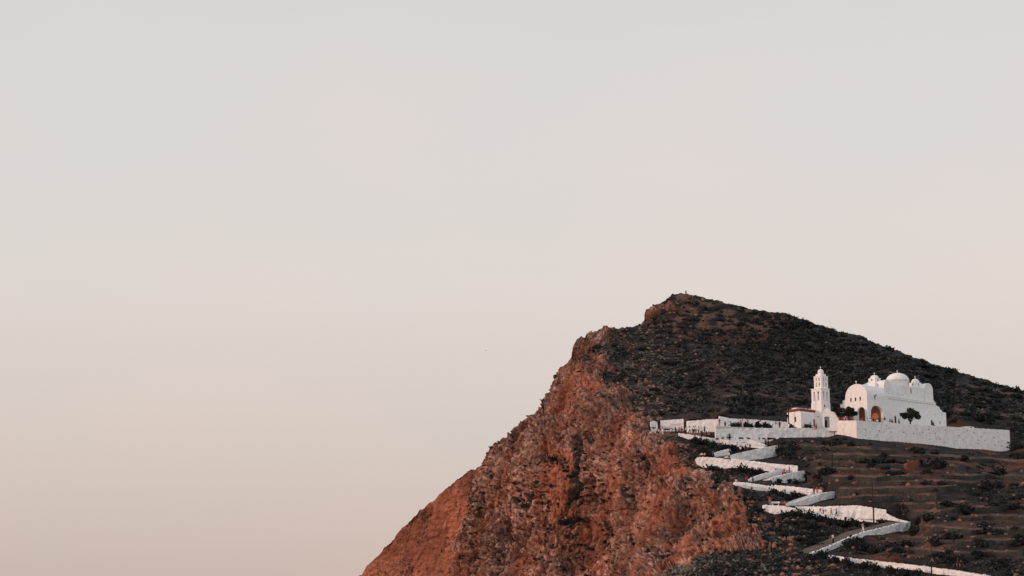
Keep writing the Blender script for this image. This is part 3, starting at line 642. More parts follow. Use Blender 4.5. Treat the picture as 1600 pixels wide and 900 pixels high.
# ---------------------------------------------------------------- church
def cross_mesh(h=1.0):
    m_ = MB(); m_.lathe([(.13, -.05), (.15, .02), (.06, .12), (.05, .2), (0, .2)], n=8); m_.box(-.05, .05, -.04, .04, .18, h); m_.box(-.05, .05, -.26, -.05, h*.62, h*.62+.1); m_.box(-.05, .05, .05, .26, h*.62, h*.62+.1)
    return m_.mesh('cross', .008)
def pane(parent, x0, x1, z0, z1, plane, val, name='window', mt='dark', depth=.3, into=1):
    """frame + dark leaf standing in a recess. plane 'x' or 'y'"""
    m_ = MB(); a0, a1 = val+into*depth*.75, val+into*depth*.98
    if plane == 'y': m_.box(x0+.004, x1-.004, min(a0, a1), max(a0, a1), z0+.004, z1-.004)
    else: m_.box(min(a0, a1), max(a0, a1), x0+.004, x1-.004, z0+.004, z1-.004)
    return m_.build(name, M[mt], parent)
CH0 = P(1356, 659, 545)
church = empty('church', CH0, R(40)); tag(church, 'large white domed church with barrel-vaulted porch, standing on the long terrace', 'church')
XN = 8.6
prof = [(0, -3), (0, 7.75)]+[(4-4*math.cos(a), 7.75+3.55*math.sin(a)) for a in [math.pi*k/20 for k in range(1, 20)]]+[(8, 7.75), (8.15, 7.1), (9.0, 7.0), (9.05, 6.1), (10, 5.95), (10.05, -3)]
nar = MB(); nar.prism(prof, 'x', 0, XN); nar = nar.mesh('porch')
cut = MB(); cut.box(.7, 7.7, .7, 9.3, -.05, 5.7); cuts = [cut.mesh('c')]
for y0, y1 in ((.9, 3.75), (5.1, 7.9)):
    c_ = MB(); c_.prism(arch(y0, y1, -.04, 4.5, pointed=.25), 'x', -.5, 1.2); cuts.append(c_.mesh('c'))
c_ = MB(); c_.prism(arch(1.4, 6.85, -.03, 5.05, pointed=.2), 'y', -.5, 1.2); cuts.append(c_.mesh('c'))
c_ = MB()
GW = [(5.65, 6.2), (3.98, 4.53), (2.25, 2.8)]
for y0, y1 in GW: c_.box(-.2, .35, y0, y1, 6.35, 7.45)
c_.box(3.25, 3.8, -.2, .35, 6.7, 7.75); cuts.append(c_.mesh('c'))
nm = boolean(nar, cuts); link('porch', nm, M['plaster'], church)
for y0, y1 in GW: pane(church, y0, y1, 6.35, 7.45, 'x', 0)
pane(church, 3.25, 3.8, 6.7, 7.75, 'y', 0)
hd = MB(); hd.prism([(2.85, 7.85), (3.05, 8.25), (3.3, 8.5), (3.75, 8.5), (4.0, 8.25), (4.2, 7.85), (4.0, 7.85), (3.8, 8.1), (3.25, 8.1), (3.05, 7.85)], 'y', -.35, -.003); hd.build('window_hood', M['plaster'], church)
M['arch_glow'] = simple('arch_glow_plaster', (.50, .21, .12), .9); iw = MB(); iw.box(7.55, 7.697, .703, 9.297, .0, 5.697); iw.build('arch_glow_panel', M['arch_glow'], church)  # added panel; the orange light inside the porch is put into its colour
# long aisle body
na = MB(); na.prism([(XN+.003, -3), (XN+.003, 8.05), (31.0, 8.05), (31.1, 7.45), (32.0, 7.4), (32.8, 7.15), (33.3, 6.85), (33.35, 6.35), (34.3, 6.2), (34.35, 5.7), (36.15, 5.6), (36.15, -3)], 'y', .0, 9.0)
na = na.mesh('nave')
c_ = MB(); DR = [(12.0, 12.9, -.5, 2.75), (28.8, 29.7, -.5, 2.9)]
for x0, x1, z0, z1 in DR: c_.prism(arch(x0, x1, z0, z1, 8), 'y', -.3, .35)
WN = [(32.9, 33.4, 1.9, 2.9), (30.9, 31.2, 4.5, 4.85), (34.0, 34.35, 4.9, 5.2), (9.9, 10.15, 3.2, 3.5)]
for x0, x1, z0, z1 in WN: c_.box(x0, x1, -.3, .35, z0, z1)
nm = boolean(na, [c_.mesh('c')]); nave = link('nave', nm, M['plaster'], church)
for x0, x1, z0, z1 in DR:
    d_ = MB(); d_.prism(arch(x0+.005, x1-.005, z0, z1-.005, 8), 'y', .22, .3); dd_ = d_.build('door', M['dark'], church)
    h_ = MB(); h_.box(x0+.12, x0+.2, .17, .218, .95, 1.05); h_.build('handle', M['pole'], dd_)
for x0, x1, z0, z1 in WN: pane(church, x0, x1, z0, z1, 'y', 0)
co = MB(); co.box(XN+.6, 31.3, -.22, .5, 7.55, 7.75); co.box(XN+.1, 31.6, -.12, .5, 8.06, 8.22); co.build('cornice', M['plaster'], church, bevel=.03)
def vault(x0, x1, ys, zb, zs, zt, n=14):
    return [(x0, zb), (x0, zs)]+[((x0+x1)/2-(x1-x0)/2*math.cos(math.pi*k/n), zs+(zt-zs)*math.sin(math.pi*k/n)) for k in range(1, n)]+[(x1, zs), (x1, zb)]
v1 = MB(); v1.prism(vault(8.55, 11.8, 0, 7.9, 11.4, 13.15), 'y', .55, 7.6); v1.build('transept_vault', M['plaster'], church)
v2 = MB(); v2.prism([(3.0, 7.9), (3.0, 12.2), (4.0, 12.55), (7.2, 12.4), (8.2, 11.6), (8.3, 7.9)], 'x', 7.5, 8.53); v2.build('stepped_buttress', M['plaster'], church, bevel=.06)
v3 = MB(); v3.box(16.3, 27.1, .6, 7.6, 7.9, 12.15); b2m = v3.mesh('choir_block'); c_ = MB(); c_.box(20.6, 21.15, .3, .95, 10.0, 11.6)
link('choir_block', boolean(b2m, [c_.mesh('c')]), M['plaster'], church); pane(church, 20.6, 21.15, 10.0, 11.6, 'y', .6, depth=.35)
v4 = MB(); v4.prism(vault(27.12, 31.0, 0, 7.9, 12.0, 13.9), 'y', .5, 7.7); v4.build('transept_vault', M['plaster'], church)
v5 = MB(); v5.prism([(31.003, 7.9), (31.003, 11.2), (31.5, 10.6), (31.9, 9.2), (32.4, 9.0), (32.9, 8.3), (33.0, 7.0), (31.003, 7.0)], 'y', 1.2, 7.2); v5.build('stepped_buttress', M['plaster'], church, bevel=.04)
# main dome
DC = (19.2, 4.1); dr_ = MB(); dr_.lathe([(3.35, 7.9), (3.35, 13.7), (3.45, 13.72), (3.45, 13.9), (0, 13.9)], DC, 40); drm = dr_.mesh('drum')
c_ = MB(); angs = [R(-72), R(-18), R(36), R(100)]
for a in angs:
    cx, cy = DC[0]+3.35*math.cos(a), DC[1]+3.35*math.sin(a); m4 = Matrix.Translation((cx, cy, 0))@Matrix.Rotation(a, 4, 'Z'); bb = MB(); bb.prism(arch(-.28, .28, 12.3, 13.5, 6), 'x', -.3, .5); bmesh.ops.transform(bb.bm, matrix=m4, verts=bb.bm.verts)
    t_ = bpy.data.meshes.new('t'); bmesh.ops.recalc_face_normals(bb.bm, faces=bb.bm.faces); bb.bm.to_mesh(t_); c_.bm.from_mesh(t_); bb.bm.free()
drum = link('drum', boolean(drm, [c_.mesh('c')]), M['plaster'], church)
for a in angs:
    w_ = MB(); w_.box(-.25, -.2, -.27, .27, 12.3, 13.2); w_ = w_.build('window', M['dark'], drum); w_.location = (DC[0]+3.35*math.cos(a), DC[1]+3.35*math.sin(a), 0); w_.rotation_euler = (0, 0, a)
dm = MB(); dm.lathe([(3.4*math.cos(k*math.pi/24), 13.903+2.5*math.sin(k*math.pi/24)) for k in range(12)]+[(0, 16.4)], DC, 40); dome = dm.build('dome', M['plaster'], church, smooth=True)
cm_ = cross_mesh(.9); cm_.materials.append(M['plaster'])
c1 = link('cross', cm_, None, dome); c1.location = (DC[0], DC[1], 16.35)
def turret(cx, cy, z0, z1, z2, w=1.25):
    tb = MB(); tb.box(cx-w, cx+w, cy-w, cy+w, z0, z1); tm = tb.mesh('turret'); cc = MB()
    WW = []
    for s_ in (-1, 1): cc.box(cx+s_*.0-.22, cx+.22, cy-w-.2 if s_ < 0 else cy+w-.25, cy-w+.25 if s_ < 0 else cy+w+.2, z1-.85, z1-.3)
    for s_ in (-1, 1): cc.box(cx-w-.2 if s_ < 0 else cx+w-.25, cx-w+.25 if s_ < 0 else cx+w+.2, cy-.22, cy+.22, z1-.85, z1-.3)
    tt = link('turret', boolean(tm, [cc.mesh('c')]), M['plaster'], church)
    for s_ in (-1, 1):
        pane(tt, cx-.22, cx+.22, z1-.85, z1-.3, 'y', cy+s_*w, depth=.2, into=-s_); pane(tt, cy-.22, cy+.22, z1-.85, z1-.3, 'x', cx+s_*w, depth=.2, into=-s_)
    d_ = MB(); n = 10; d_.lathe([(w*1.06, z1+.002), (w*1.0, z1+.12)]+[(w*.98*math.cos(k*math.pi/2/n), z1+.12+(z2-z1-.12)*math.sin(k*math.pi/2/n)) for k in range(1, n)]+[(0, z2)], (cx, cy), 24)
    d_ = d_.build('turret_dome', M['plaster'], tt, smooth=False)
    c2 = link('cross', cm_, None, tt); c2.location = (cx, cy, z2-.05)
turret(9.9, 5.1, 11.5, 14.0, 15.0); turret(27.6, 4.2, 11.9, 14.25, 15.5)
c2 = link('cross', cm_, None, church); c2.location = (.25, 4, 11.25); c2.scale = (1.2, 1.2, 1.25)

# ---------------------------------------------------------------- bell tower and its house
T0 = P(1284.5, 662, 549); tower = empty('bell_tower', T0, R(40)); tag(tower, 'tall white two-stage bell tower with small lantern dome, left of the church', 'bell tower')
def hollow(w, z0, z1, th, cx, cy, slots):
    o_ = MB(); o_.box(cx-w, cx+w, cy-w, cy+w, z0, z1); om = o_.mesh('stage'); i_ = MB(); i_.box(cx-w+th, cx+w-th, cy-w+th, cy+w-th, z0+.6, z1-.4); cc = [i_.mesh('c')]
    for (off, hw, a, b_) in slots:
        c_ = MB(); c_.prism(arch(cx+off-hw, cx+off+hw, a, b_, 8), 'y', cy-w-1, cy+w+1); cc.append(c_.mesh('c'))
        c_ = MB(); c_.prism(arch(cy+off-hw, cy+off+hw, a+.001, b_-.001, 8), 'x', cx-w-1, cx+w+1); cc.append(c_.mesh('c'))
    return boolean(om, cc)
cx = cy = 1.95
b_ = MB(); b_.box(0, 3.9, 0, 3.9, -1, 6.2); b_.box(.08, .3, -.05, -.003, 5, 5.4); b_.build('shaft', M['plaster'], tower, bevel=.04)
st1 = link('lower_belfry', hollow(1.85, 6.203, 10.2, .45, cx, cy, [(-.75, .3, 6.9, 9.6), (.75, .3, 6.9, 9.6)]), M['plaster'], tower)
st2 = link('upper_belfry', hollow(1.42, 10.45, 14.0, .4, cx+.15, cy-.2, [(-.55, .25, 10.9, 12.2), (.55, .25, 10.9, 12.2), (-.5, .22, 12.6, 13.6), (.5, .22, 12.6, 13.6)]), M['plaster'], tower)
cb = MB(); cb.box(-.02, 3.92, -.02, 3.92, 10.203, 10.447); cb.build('ledge', M['plaster'], tower, bevel=.04)
cb = MB(); X0, Y0 = cx+.15, cy-.2
cb.box(X0-1.5, X0+1.5, Y0-1.5, Y0+1.5, 14.003, 14.15); cb.box(X0-1.05, X0+1.05, Y0-1.05, Y0+1.05, 14.153, 14.75)
cb.build('stepped_cap', M['plaster'], tower, bevel=.05)
l_ = MB(); l_.lathe([(.85, 14.753), (.85, 15.2), (.92, 15.22), (.92, 15.3)]+[(.86*math.cos(k*math.pi/16), 15.32+.95*math.sin(k*math.pi/16)) for k in range(8)]+[(0, 16.27)], (X0, Y0), 20)
lan = l_.build('lantern_dome', M['plaster'], tower, smooth=False)
c3 = link('cross', cm_, None, lan); c3.location = (X0, Y0, 16.2)
bl = MB(); bl.lathe([(0, 7.9), (.42, 7.9), (.36, 8.1), (.26, 8.5), (.16, 8.7), (0, 8.72)], (cx, cy), 12); bl.tube([(cx, cy, 8.7), (cx, cy, 9.9)], .04); bl.build('bell', M['pole'], tower)
mw = MB(); mw.box(1.2, 1.6, -.03, -.003, 4.9, 5.6); mw.build('window', M['dark'], tower)
mw = MB(); mw.box(-.03, -.003, 1.2, 1.5, 2.0, 2.3); mw.build('window', M['dark'], tower)

H0 = P(1252, 669, 546.5); house = empty('tower_house', H0, R(38)); tag(house, 'low white flat-roofed house at the foot of the bell tower, red tiles along its roof', 'house')
hb = MB(); hb.box(0, 10.2, 0, 4.6, -1, 4.45); hm_ = hb.mesh('body'); c_ = MB(); c_.box(5.1, 5.8, -.2, .3, 1.3, 3.0); c_.box(-.2, .3, 1.9, 2.6, 2.0, 3.5)
link('body', boolean(hm_, [c_.mesh('c')]), M['plaster'], house); pane(house, 5.1, 5.8, 1.3, 3.0, 'y', 0); pane(house, 1.9, 2.6, 2.0, 3.5, 'x', 0)
hb = MB(); hb.box(.1, 6.5, .5, 5.6, 4.453, 5.0); hb.build('roof_step', M['plaster'], house, bevel=.08)
hb = MB(); hb.prism([(.6, 5.003), (.4, 5.75), (5.6, 5.9), (5.7, 5.003)], 'x', .1, 6.8); hb.build('roof_tiles', M['tiles'], house, bevel=.05)
hb = MB()
for k in range(14): 
    x = .6+k*.47; hb.box(x, x+.44, 2.4+.3*math.sin(k), 4.2, 5.75, 6.15+.2*random.random())
hb.build('roof_parapet', M['rubble'], house, bevel=.06)
an = MB(); an.box(.1, 2.6, 4.603, 5.5, -1, 3.5); an.build('side_block', M['plaster'], house, bevel=.05)
# gabled gateway with grey-blue door
G0 = P(1285.5, 668.5, 545.2); gate = empty('gatehouse', G0, R(-14)); tag(gate, 'small white gabled gateway with grey-blue door, between tower house and church terrace', 'gatehouse')
gb = MB(); gb.prism([(0, -1), (0, 4.2), (.5, 5.0), (1.1, 5.5), (1.55, 5.6), (2.0, 5.45), (2.4, 4.85), (2.5, 4.6), (3.2, 4.5), (3.2, -1)], 'y', 0, 3.0); gm = gb.mesh('wall'); c_ = MB(); c_.prism(arch(.55, 2.0, .0, 3.2, 8, -.9), 'y', -.2, .6)
link('wall', boolean(gm, [c_.mesh('c')]), M['plaster'], gate)
d_ = MB(); d_.box(1.3, 1.98, .4, .5, .003, 3.1); d_.build('door', M['blue_door'], gate)
d_ = MB(); d_.box(.57, 1.297, .42, .5, .003, 2.2); dd_ = d_.build('door', M['dark'], gate)
d_ = MB(); d_.box(.57, 1.297, .4, .5, 2.203, 3.1); d_.build('transom', M['blue_door'], gate)
s_ = MB()
for k in range(6): s_.box(3.203+k*.42, 3.203+(k+1)*.42-.003, 0, 2.5, -1, 4.3-.75*k*.9)
s_.build('stepped_parapet', M['plaster'], gate, bevel=.03)

# white cistern on the terrace and small stone hut below
C0 = P(1508, 670, 562); ci = empty('cistern', (C0[0], C0[1], ZT), R(24)); tag(ci, 'small flat white water tank with dark hatch near the far end of the church terrace', 'water tank')
z1 = C0[2]+.75-ZT; b_ = MB(); b_.box(0, 3.3, 0, 2.2, -.5, z1); b_.build('tank', M['plaster'], ci, bevel=.05); b_ = MB(); b_.box(1.9, 2.5, -.03, -.003, z1-.5, z1-.12); b_.build('hatch', M['dark'], ci)
gp, _ = ground(1436, 729); hut = empty('stone_hut', (gp[0]-3, gp[1]-.6, gp[2]), R(10)); tag(hut, 'tiny ruined hut of red stones with dark doorway, in the terraces below the long wall', 'hut')
b_ = MB(); b_.prism([(0, -1.5), (-.3, .4), (.2, 1.1), (1.1, 1.25), (1.9, 1.75), (3.0, 1.8), (3.0, -1.5)], 'y', 0, 2.5); b_.build('stone_wall', M['brick'], hut, bevel=.12)
b_ = MB(); b_.box(3.003, 4.4, -.1, 2.5, -1.5, 2.1); bm2 = b_.mesh('s'); c_ = MB(); c_.box(3.4, 4.1, -.4, .7, -.2, 1.7); link('door_surround', boolean(bm2, [c_.mesh('c')]), M['drystone'], hut)
b_ = MB(); b_.box(3.403, 4.097, .5, .6, -.2, 1.69); b_.build('door', M['dark'], hut)
# white plastered bench on the lower path
bp = P(1212, 789, 457); be = empty('bench', bp, R(-8)); tag(be, 'long white block bench on the path between two seated groups of people', 'bench')
b_ = MB(); b_.box(-1.05, 1.05, -.35, .35, .35, .78); b_.build('seat', M['plaster'], be, bevel=.06)
for s_ in (-.8, .6):
    b_ = MB(); b_.box(s_, s_+.2, -.3, .3, -.4, .347); b_.build('leg', M['plaster'], be)

# ---------------------------------------------------------------- poles
def pole(px, y0, y1, Y, lab, arm=False, r=.15):
    b0 = P(px, y1, Y); h = (y1-y0)*Y/F*1.0; o = empty('utility_pole', b0); tag(o, lab, 'pole', 'wooden poles on the hillside')
    lean = -.012
    m_ = MB(); m_.tube([(0, 0, -.8), (lean*h*.5, 0, h*.5), (lean*h, 0, h)], [r*1.15, r, r*.8], 8); m_.build('post', M['pole'], o, smooth=True)
    if arm:
        m_ = MB(); m_.box(lean*h-.35, lean*h+.35, -.05, .05, h-.55, h-.45); m_.build('crossarm', M['pole'], o)
    m_ = MB(); m_.lathe([(0, h-.02), (.07, h-.02), (.09, h+.1), (.05, h+.2), (0, h+.22)], (lean*h, 0), 8); m_.build('insulator', M['pole'], o)
pole(1232.3, 608, 658, 548, 'dark thin pole in front of the low house at the left of the bell tower')
pole(1301.5, 682, 742, 498, 'dark thin pole rising from the terraces below the gateway, top against the white wall', True)
pole(1365.5, 747, 817, 438.5, 'tallest dark pole, standing in front of the tall white stone wall', True)
pole(1456, 885, 899, 366, 'short dark post in front of the lowest white wall', r=.14)
sp, _ = ground(1072, 460.5); o = empty('summit_post', (sp[0], sp[1], sp[2]-.2)); o.scale = (.75, .75, .75); tag(o, 'small stubby dark pillar standing alone on the hill summit', 'pillar')
m_ = MB(); m_.box(-.42, .42, -.42, .42, -.6, .5); m_.build('plinth', M['rock'], o, bevel=.06); m_ = MB(); m_.prism([(-.3, -.3), (.3, -.3), (.3, .3), (-.3, .3)], 'z', .503, 2.0); m_.build('shaft', M['bark'], o, bevel=.05)

# ---------------------------------------------------------------- vegetation and stones
def lump(sub, amp, seed, flat=.7, jag=.25):
    bm_ = bmesh.new(); bmesh.ops.create_icosphere(bm_, subdivisions=sub, radius=1); v = np.array([x.co[:] for x in bm_.verts]); f = np.array([[q.index for q in fc.verts] for fc in bm_.faces]); bm_.free()
    r_ = 1+amp*perlin(v*1.3+seed*3.1)+jag*perlin(v*3.5+seed*7.7); v = v*r_[:, None]; v[:, 2] *= flat; return v, f
def leafy(seed, n=70, leaf=.28, core=.72, flat=.8):
    """twiggy shrub template: lumpy core plus leaf clumps"""
    r_ = np.random.default_rng(seed); v, f = lump(1, .5, seed, flat, .3); v *= core
    d = r_.normal(size=(n, 3)); d[:, 2] = np.abs(d[:, 2])*.9-.1; d /= np.linalg.norm(d, axis=1)[:, None]
    shape = 1+.55*perlin(d*1.6+seed*5.3); c = d*(shape*r_.uniform(.6, 1.12, n))[:, None]*S([1, 1, flat])
    a = r_.normal(size=(n, 3)); a /= np.linalg.norm(a, axis=1)[:, None]; b_ = np.cross(a, r_.normal(size=(n, 3))); b_ /= np.linalg.norm(b_, axis=1)[:, None]
    L_ = leaf*r_.uniform(.5, 1.3, n)[:, None]; v2 = np.stack([c-a*L_, c+a*L_*.6+b_*L_, c+a*L_*.5-b_*L_*.9], 1).reshape(-1, 3); f2 = np.arange(3*n).reshape(n, 3)+len(v)
    tint = np.concatenate([np.full(len(f), .25), r_.uniform(.1, 1, n)]); return np.concatenate([v, v2]), np.concatenate([f, f2]), tint
def merge(name, temps, pts, radii, tints, mt, lab=None, flatn=None, zoff=-.15):
    Vs, Fs, Ts = [], [], []; off = 0
    which = rng.integers(0, len(temps), len(pts)); ang = rng.uniform(0, 2*math.pi, len(pts)); sc = rng.uniform(.75, 1.3, (len(pts), 3))
    for k in range(len(temps)):
        v, f, tt = temps[k]; m_ = which == k; n = m_.sum()
        if n == 0: continue
        c, s_ = np.cos(ang[m_]), np.sin(ang[m_]); vv = v[None]*sc[m_][:, None]*radii[m_][:, None, None]
        x = vv[..., 0]*c[:, None]-vv[..., 1]*s_[:, None]; y = vv[..., 0]*s_[:, None]+vv[..., 1]*c[:, None]
        vv = np.stack([x, y, vv[..., 2]], -1)+pts[m_][:, None]; vv[..., 2] += (zoff*radii[m_])[:, None]
        Vs.append(vv.reshape(-1, 3)); Fs.append((f[None]+(np.arange(n)*len(v))[:, None, None]).reshape(-1, 3)+off); Ts.append((tt[None]*.55+tints[m_][:, None]*.6).reshape(-1)); off += n*len(v)
    me = np_mesh(name, np.concatenate(Vs), np.concatenate(Fs), False, {'tint': ('FACE', np.clip(np.concatenate(Ts), 0, 1))})
    o = link(name, me, M[mt]); return o
def inframe(n, x0, x1, y0, y1):
    px = rng.uniform(x0, x1, n); py = rng.uniform(y0, y1, n); ok = py > np.interp(px, ridge[:, 0], ridge[:, 1])+1.5
    return px[ok], py[ok]
CB = [(1232, 1480, 575, 668)]
def clear(px, py, lim=.35):
    w_ = bil(G_W, px, py); ok = w_ < lim
    for x0, x1, y0, y1 in CB: ok &= ~((px > x0) & (px < x1) & (py > y0+60) & (py < y1))
    return ok
temps = [leafy(k) for k in range(7)]; temps_s = [leafy(k+20, 34, .34, .75, .75) for k in range(6)]
# scrub covering the slope (nobody could count it)
px, py = inframe(26000, 900, 1620, 450, 910); c_ = cliff_mask(px, py); dens = perlin(np.stack([px/40, py/22, 0*px+2], -1))*.5+perlin(np.stack([px/12, py/8, 0*px+8], -1))*.5
terr = sstep(1190, 1260, px)*sstep(660, 700, py); redtop = sstep(540, 500, py)*sstep(1250, 1150, px)*sstep(1030, 1060, px)
prob = .60+.22*sstep(1130, 1230, px)*sstep(660, 640, py)+.55*dens-np.where(px < 1300, .25, .5)*bil(G_T, px, py)-.22*terr-.42*redtop-.25*sstep(1130, 1000, px)*sstep(560, 640, py)
ok = (c_ < .6) & clear(px, py, .7) & (rng.uniform(0, 1, len(px)) < prob); px, py = px[ok], py[ok]
pts, _ = ground(px, py); left = sstep(1200, 980, px)
rad = rng.uniform(.3, 1.0, len(px))**1.6*1.7*(1-.25*left)*(1-.35*sstep(1190, 1260, px)*sstep(660, 700, py)); drift = .5+1.1*perlin(np.stack([px/55, py/20, 0*px+31], -1)); tint = np.clip(rng.uniform(0, 1, len(px))**1.3*(.25+1.0*left)*np.clip(drift+.25, .15, 1.3)*(1-.45*sstep(1130, 1230, px)*sstep(660, 640, py))+.30*sstep(640, 900, py)*rng.uniform(0, 1, len(px)), 0, 1)
print('scrub', len(px))
tag(merge('scrub', temps_s, pts, rad, tint, 'scrub'), 'low dark thorny scrub covering the hill slopes', 'scrub', kind='stuff')
# tufts rooted in cracks of the cliff
px, py = inframe(16000, 640, 1230, 500, 910); c_ = cliff_mask(px, py); dn = perlin(np.stack([px/26, py/60, 0*px+12], -1))+.5*perlin(np.stack([px/9, py/14, 0*px+13], -1))
hm_k = hollow_mask(px, py); ok = (c_ > .6) & (slab_mask(px, py) < .5) & clear(px, py) & (dn+1.1*hm_k > .06+.25*rng.uniform(0, 1, len(px))); px, py = px[ok], py[ok]; pts, nv = ground(px, py)
print('tufts', len(px))
tag(merge('cliff_tufts', temps_s, pts, rng.uniform(.2, .8, len(px))**1.7*(1+1.1*hollow_mask(px, py)), rng.uniform(0, .5, len(px)), 'scrub'), 'small dark plants rooted in the cracks of the red cliff', 'plants', kind='stuff')
# stones lying on the slope
rt = [(*lump(1, .45, k, .65, .5), ) for k in range(6)]; rt = [(v, f, np.full(len(f), .4)) for v, f in rt]
px, py = inframe(14000, 900, 1620, 450, 905); c_ = cliff_mask(px, py); edge = np.exp(-((px-np.interp(py, [500,600,665,740,800,860], [960,985,1030,1120,1190,1230]))/55)**2)
prob = .12+.95*edge+.35*sstep(840, 870, py)*sstep(1330, 1250, px)+.2*sstep(1180, 1000, px)*sstep(640, 520, py)
ok = (c_ < .97) & clear(px, py, .6) & (rng.uniform(0, 1, len(px)) < prob); px, py = px[ok], py[ok]; pts, _ = ground(px, py)
print('stones', len(px)); tn = np.clip(.8*np.exp(-((px-np.interp(py, [500,665,740,800,860], [960,1020,1110,1170,1210]))/70)**2)+rng.uniform(-.4, .45, len(px)), 0, 1)
tag(merge('loose_stones', rt, pts, rng.uniform(.2, .75, len(px))**1.4, tn, 'rock', zoff=.1), 'grey and reddish stones strewn over the hill slope', 'stones', kind='stuff')

# shrubs one can tell apart
def shrub_mesh(seed):
    v, f, tt = leafy(seed+50, 150, .2, .8, .85); me = np_mesh('shrub', v, f, False, {'tint': ('FACE', tt*.8)}); me.materials.append(M['shrub']); return me
sm_ = [shrub_mesh(k) for k in range(6)]
def shrub(pos, r, lab, grp, hz=1.0):
    o = link('shrub', sm_[random.randrange(6)], None); o.location = Vector(pos); o.rotation_euler = (0, 0, random.uniform(0, 6.28)); o.scale = (r*random.uniform(.9, 1.15), r, r*hz); tag(o, lab, 'shrub', grp); return o
named = [ # px, y centre, radius px, leg whose front it stands at or None, label
 (1075,682,4.5,None,'small dark shrub at the top left tip of the zigzag path'), (1087,690,8,None,'dark round shrub under the left half of the topmost white flight'), (1100,692,6,None,'dark shrub touching the underside of the topmost flight, right of a rounder one'),
 (1113,697,7,None,'third dark shrub from the left under the topmost white flight'), (1128,700,7.5,None,'broad dark shrub under the middle of the topmost flight'), (1145,702,6.5,None,'dark shrub just left of the second flight, under the topmost one'), (1158,703.5,4.5,None,'small dark shrub squeezed between the first two flights near people'),
 (1098,706,7,None,'dark shrub left of the short inner wall on the second flight'), (1108,712,5,None,'low dark shrub directly above the big rounded left bend'), (1112,735,8,None,'dark shrub under the rounded left bend, left of a stone spur'), (1124,737,7,None,'dark shrub below the bulging white wall, left one of a touching pair'),
 (1155,736,9.5,None,'large reddish dark shrub between the third and fourth flights'), (1170,738,8.5,None,'large dark shrub right of the reddish one between third and fourth flights'), (1184,739,7,None,'smaller dark shrub where the third and fourth flights converge'),
 (1217,753,4,None,'small reddish shrub at the foot of the wedge wall under the purple-shirted pair'), (1231,753,5.5,None,'round dark shrub at the foot of the wedge wall under the purple-shirted pair'), (1243,755,4.5,None,'low dark shrub at the right foot of the second wedge wall'),
 (1208,770,5.5,None,'dark shrub in front of the middle of the fifth flight wall'), (1220,774,6,None,'dark shrub below the fifth flight, left of a domed pair'), (1241,776,6.5,None,'domed dark shrub, left one of the pair under the fifth flight'), (1253,778,6,None,'domed dark shrub, right one of the pair under the fifth flight'), (1232,780,6,None,'low dark shrub under the domed pair on the fifth flight'),
 (1228,806,8,None,'dark shrub under the left bulge of the seventh flight'), (1245,806,9.5,None,'big dark shrub beside the orange boulder under the seventh flight'), (1262,810,8,None,'dark shrub right of the big one under the seventh flight'), (1281,813,8,None,'dark rounded shrub below the two walkers on the lower path'), (1298,817,8,None,'dark shrub under the wide white wall, left of centre'),
 (1314,819,8.5,None,'dark rounded shrub under the middle of the wide white wall'), (1331,820,9,None,'broad dark shrub under the wide white wall, left of the tallest pole'), (1349,822,6.5,None,'dark shrub just left of the base of the tallest pole'), (1375,817,5,None,'dark shrub between the tallest pole and the lowest right bend'),
 (1284,869,9,None,'big domed shrub overlapping the foot of the brown ramp'), (1268,873,7,None,'dark shrub left of the big domed one at the foot of the ramp'), (1303,878,8.5,None,'dark shrub in front of the lowest wall near its left end'), (1322,882,8,None,'second dark shrub in front of the lowest wall counting from the left'), (1349,886,8,None,'dark domed shrub in front of the lowest wall, left of centre'), (1366,889,8,None,'dark domed shrub in front of the centre of the lowest wall'),
 (1392,893,8,None,'dark shrub in front of the lowest wall, right of its centre'), (1412,895,8,None,'dark domed shrub left of the short dark post'), (1432,898,8,None,'dark shrub hard against the bottom edge left of the short post'),
 (1338,847,8,None,'dark shrub against the downhill side of the ramp wall, at the pillar'), (1326,853,9,None,'dark shrub below the ramp wall, lower left of its pillar'), (1348,855,10,None,'big dark shrub below the ramp wall, lower right of its pillar'), (1363,862,8,None,'dark shrub on the slope between ramp and lowest wall'),
 (1435,816,9,None,'dark shrub right of the lowest right bend of the path'), (1450,812,8,None,'dark shrub second to the right of the lowest bend'), (1220,705,8,None,'dark shrub touching the end of the uppermost right bend'), (1232,712,7,None,'dark shrub just below and right of the uppermost right bend'), (1262,746,7,None,'dark shrub right of the second right bend'),
 (1590,700,10,None,'large dark shrub at the right end of the church terrace wall'), (1584,714,6,None,'dark shrub below the right end of the church terrace wall'), (1588,609,6,None,'dark shrub breaking the skyline at the far right'), (1506,718,6,None,'dark shrub below the middle of the long terrace wall'), (1560,740,9,None,'dark shrub right of centre two terraces under the long wall'), (1540,764,9,None,'wide black shrub near the right edge at mid slope'), (1556,760,8,None,'black shrub right beside the wide one near the right edge'),
]
for px, pyc, r_, leg, lab in named:
    gp, _ = ground(px, pyc+r_*.45-2.2); sc = r_*gp[1]/F*1.25; gp = np.array(gp)+np.array([0, -.6, .15]); shrub((gp[0], gp[1], gp[2]+.1*sc), sc, lab, 'separate dark shrubs beside the path walls')
def court(px, yb, r_, lab):
    Y = wall_at('L', px)[2]+2.2; p_ = P(px, yb-r_*.55, Y); shrub((p_[0], p_[1], ZC+r_*Y/F*.55), r_*Y/F, lab, 'bushes in the courtyard', 1.2)
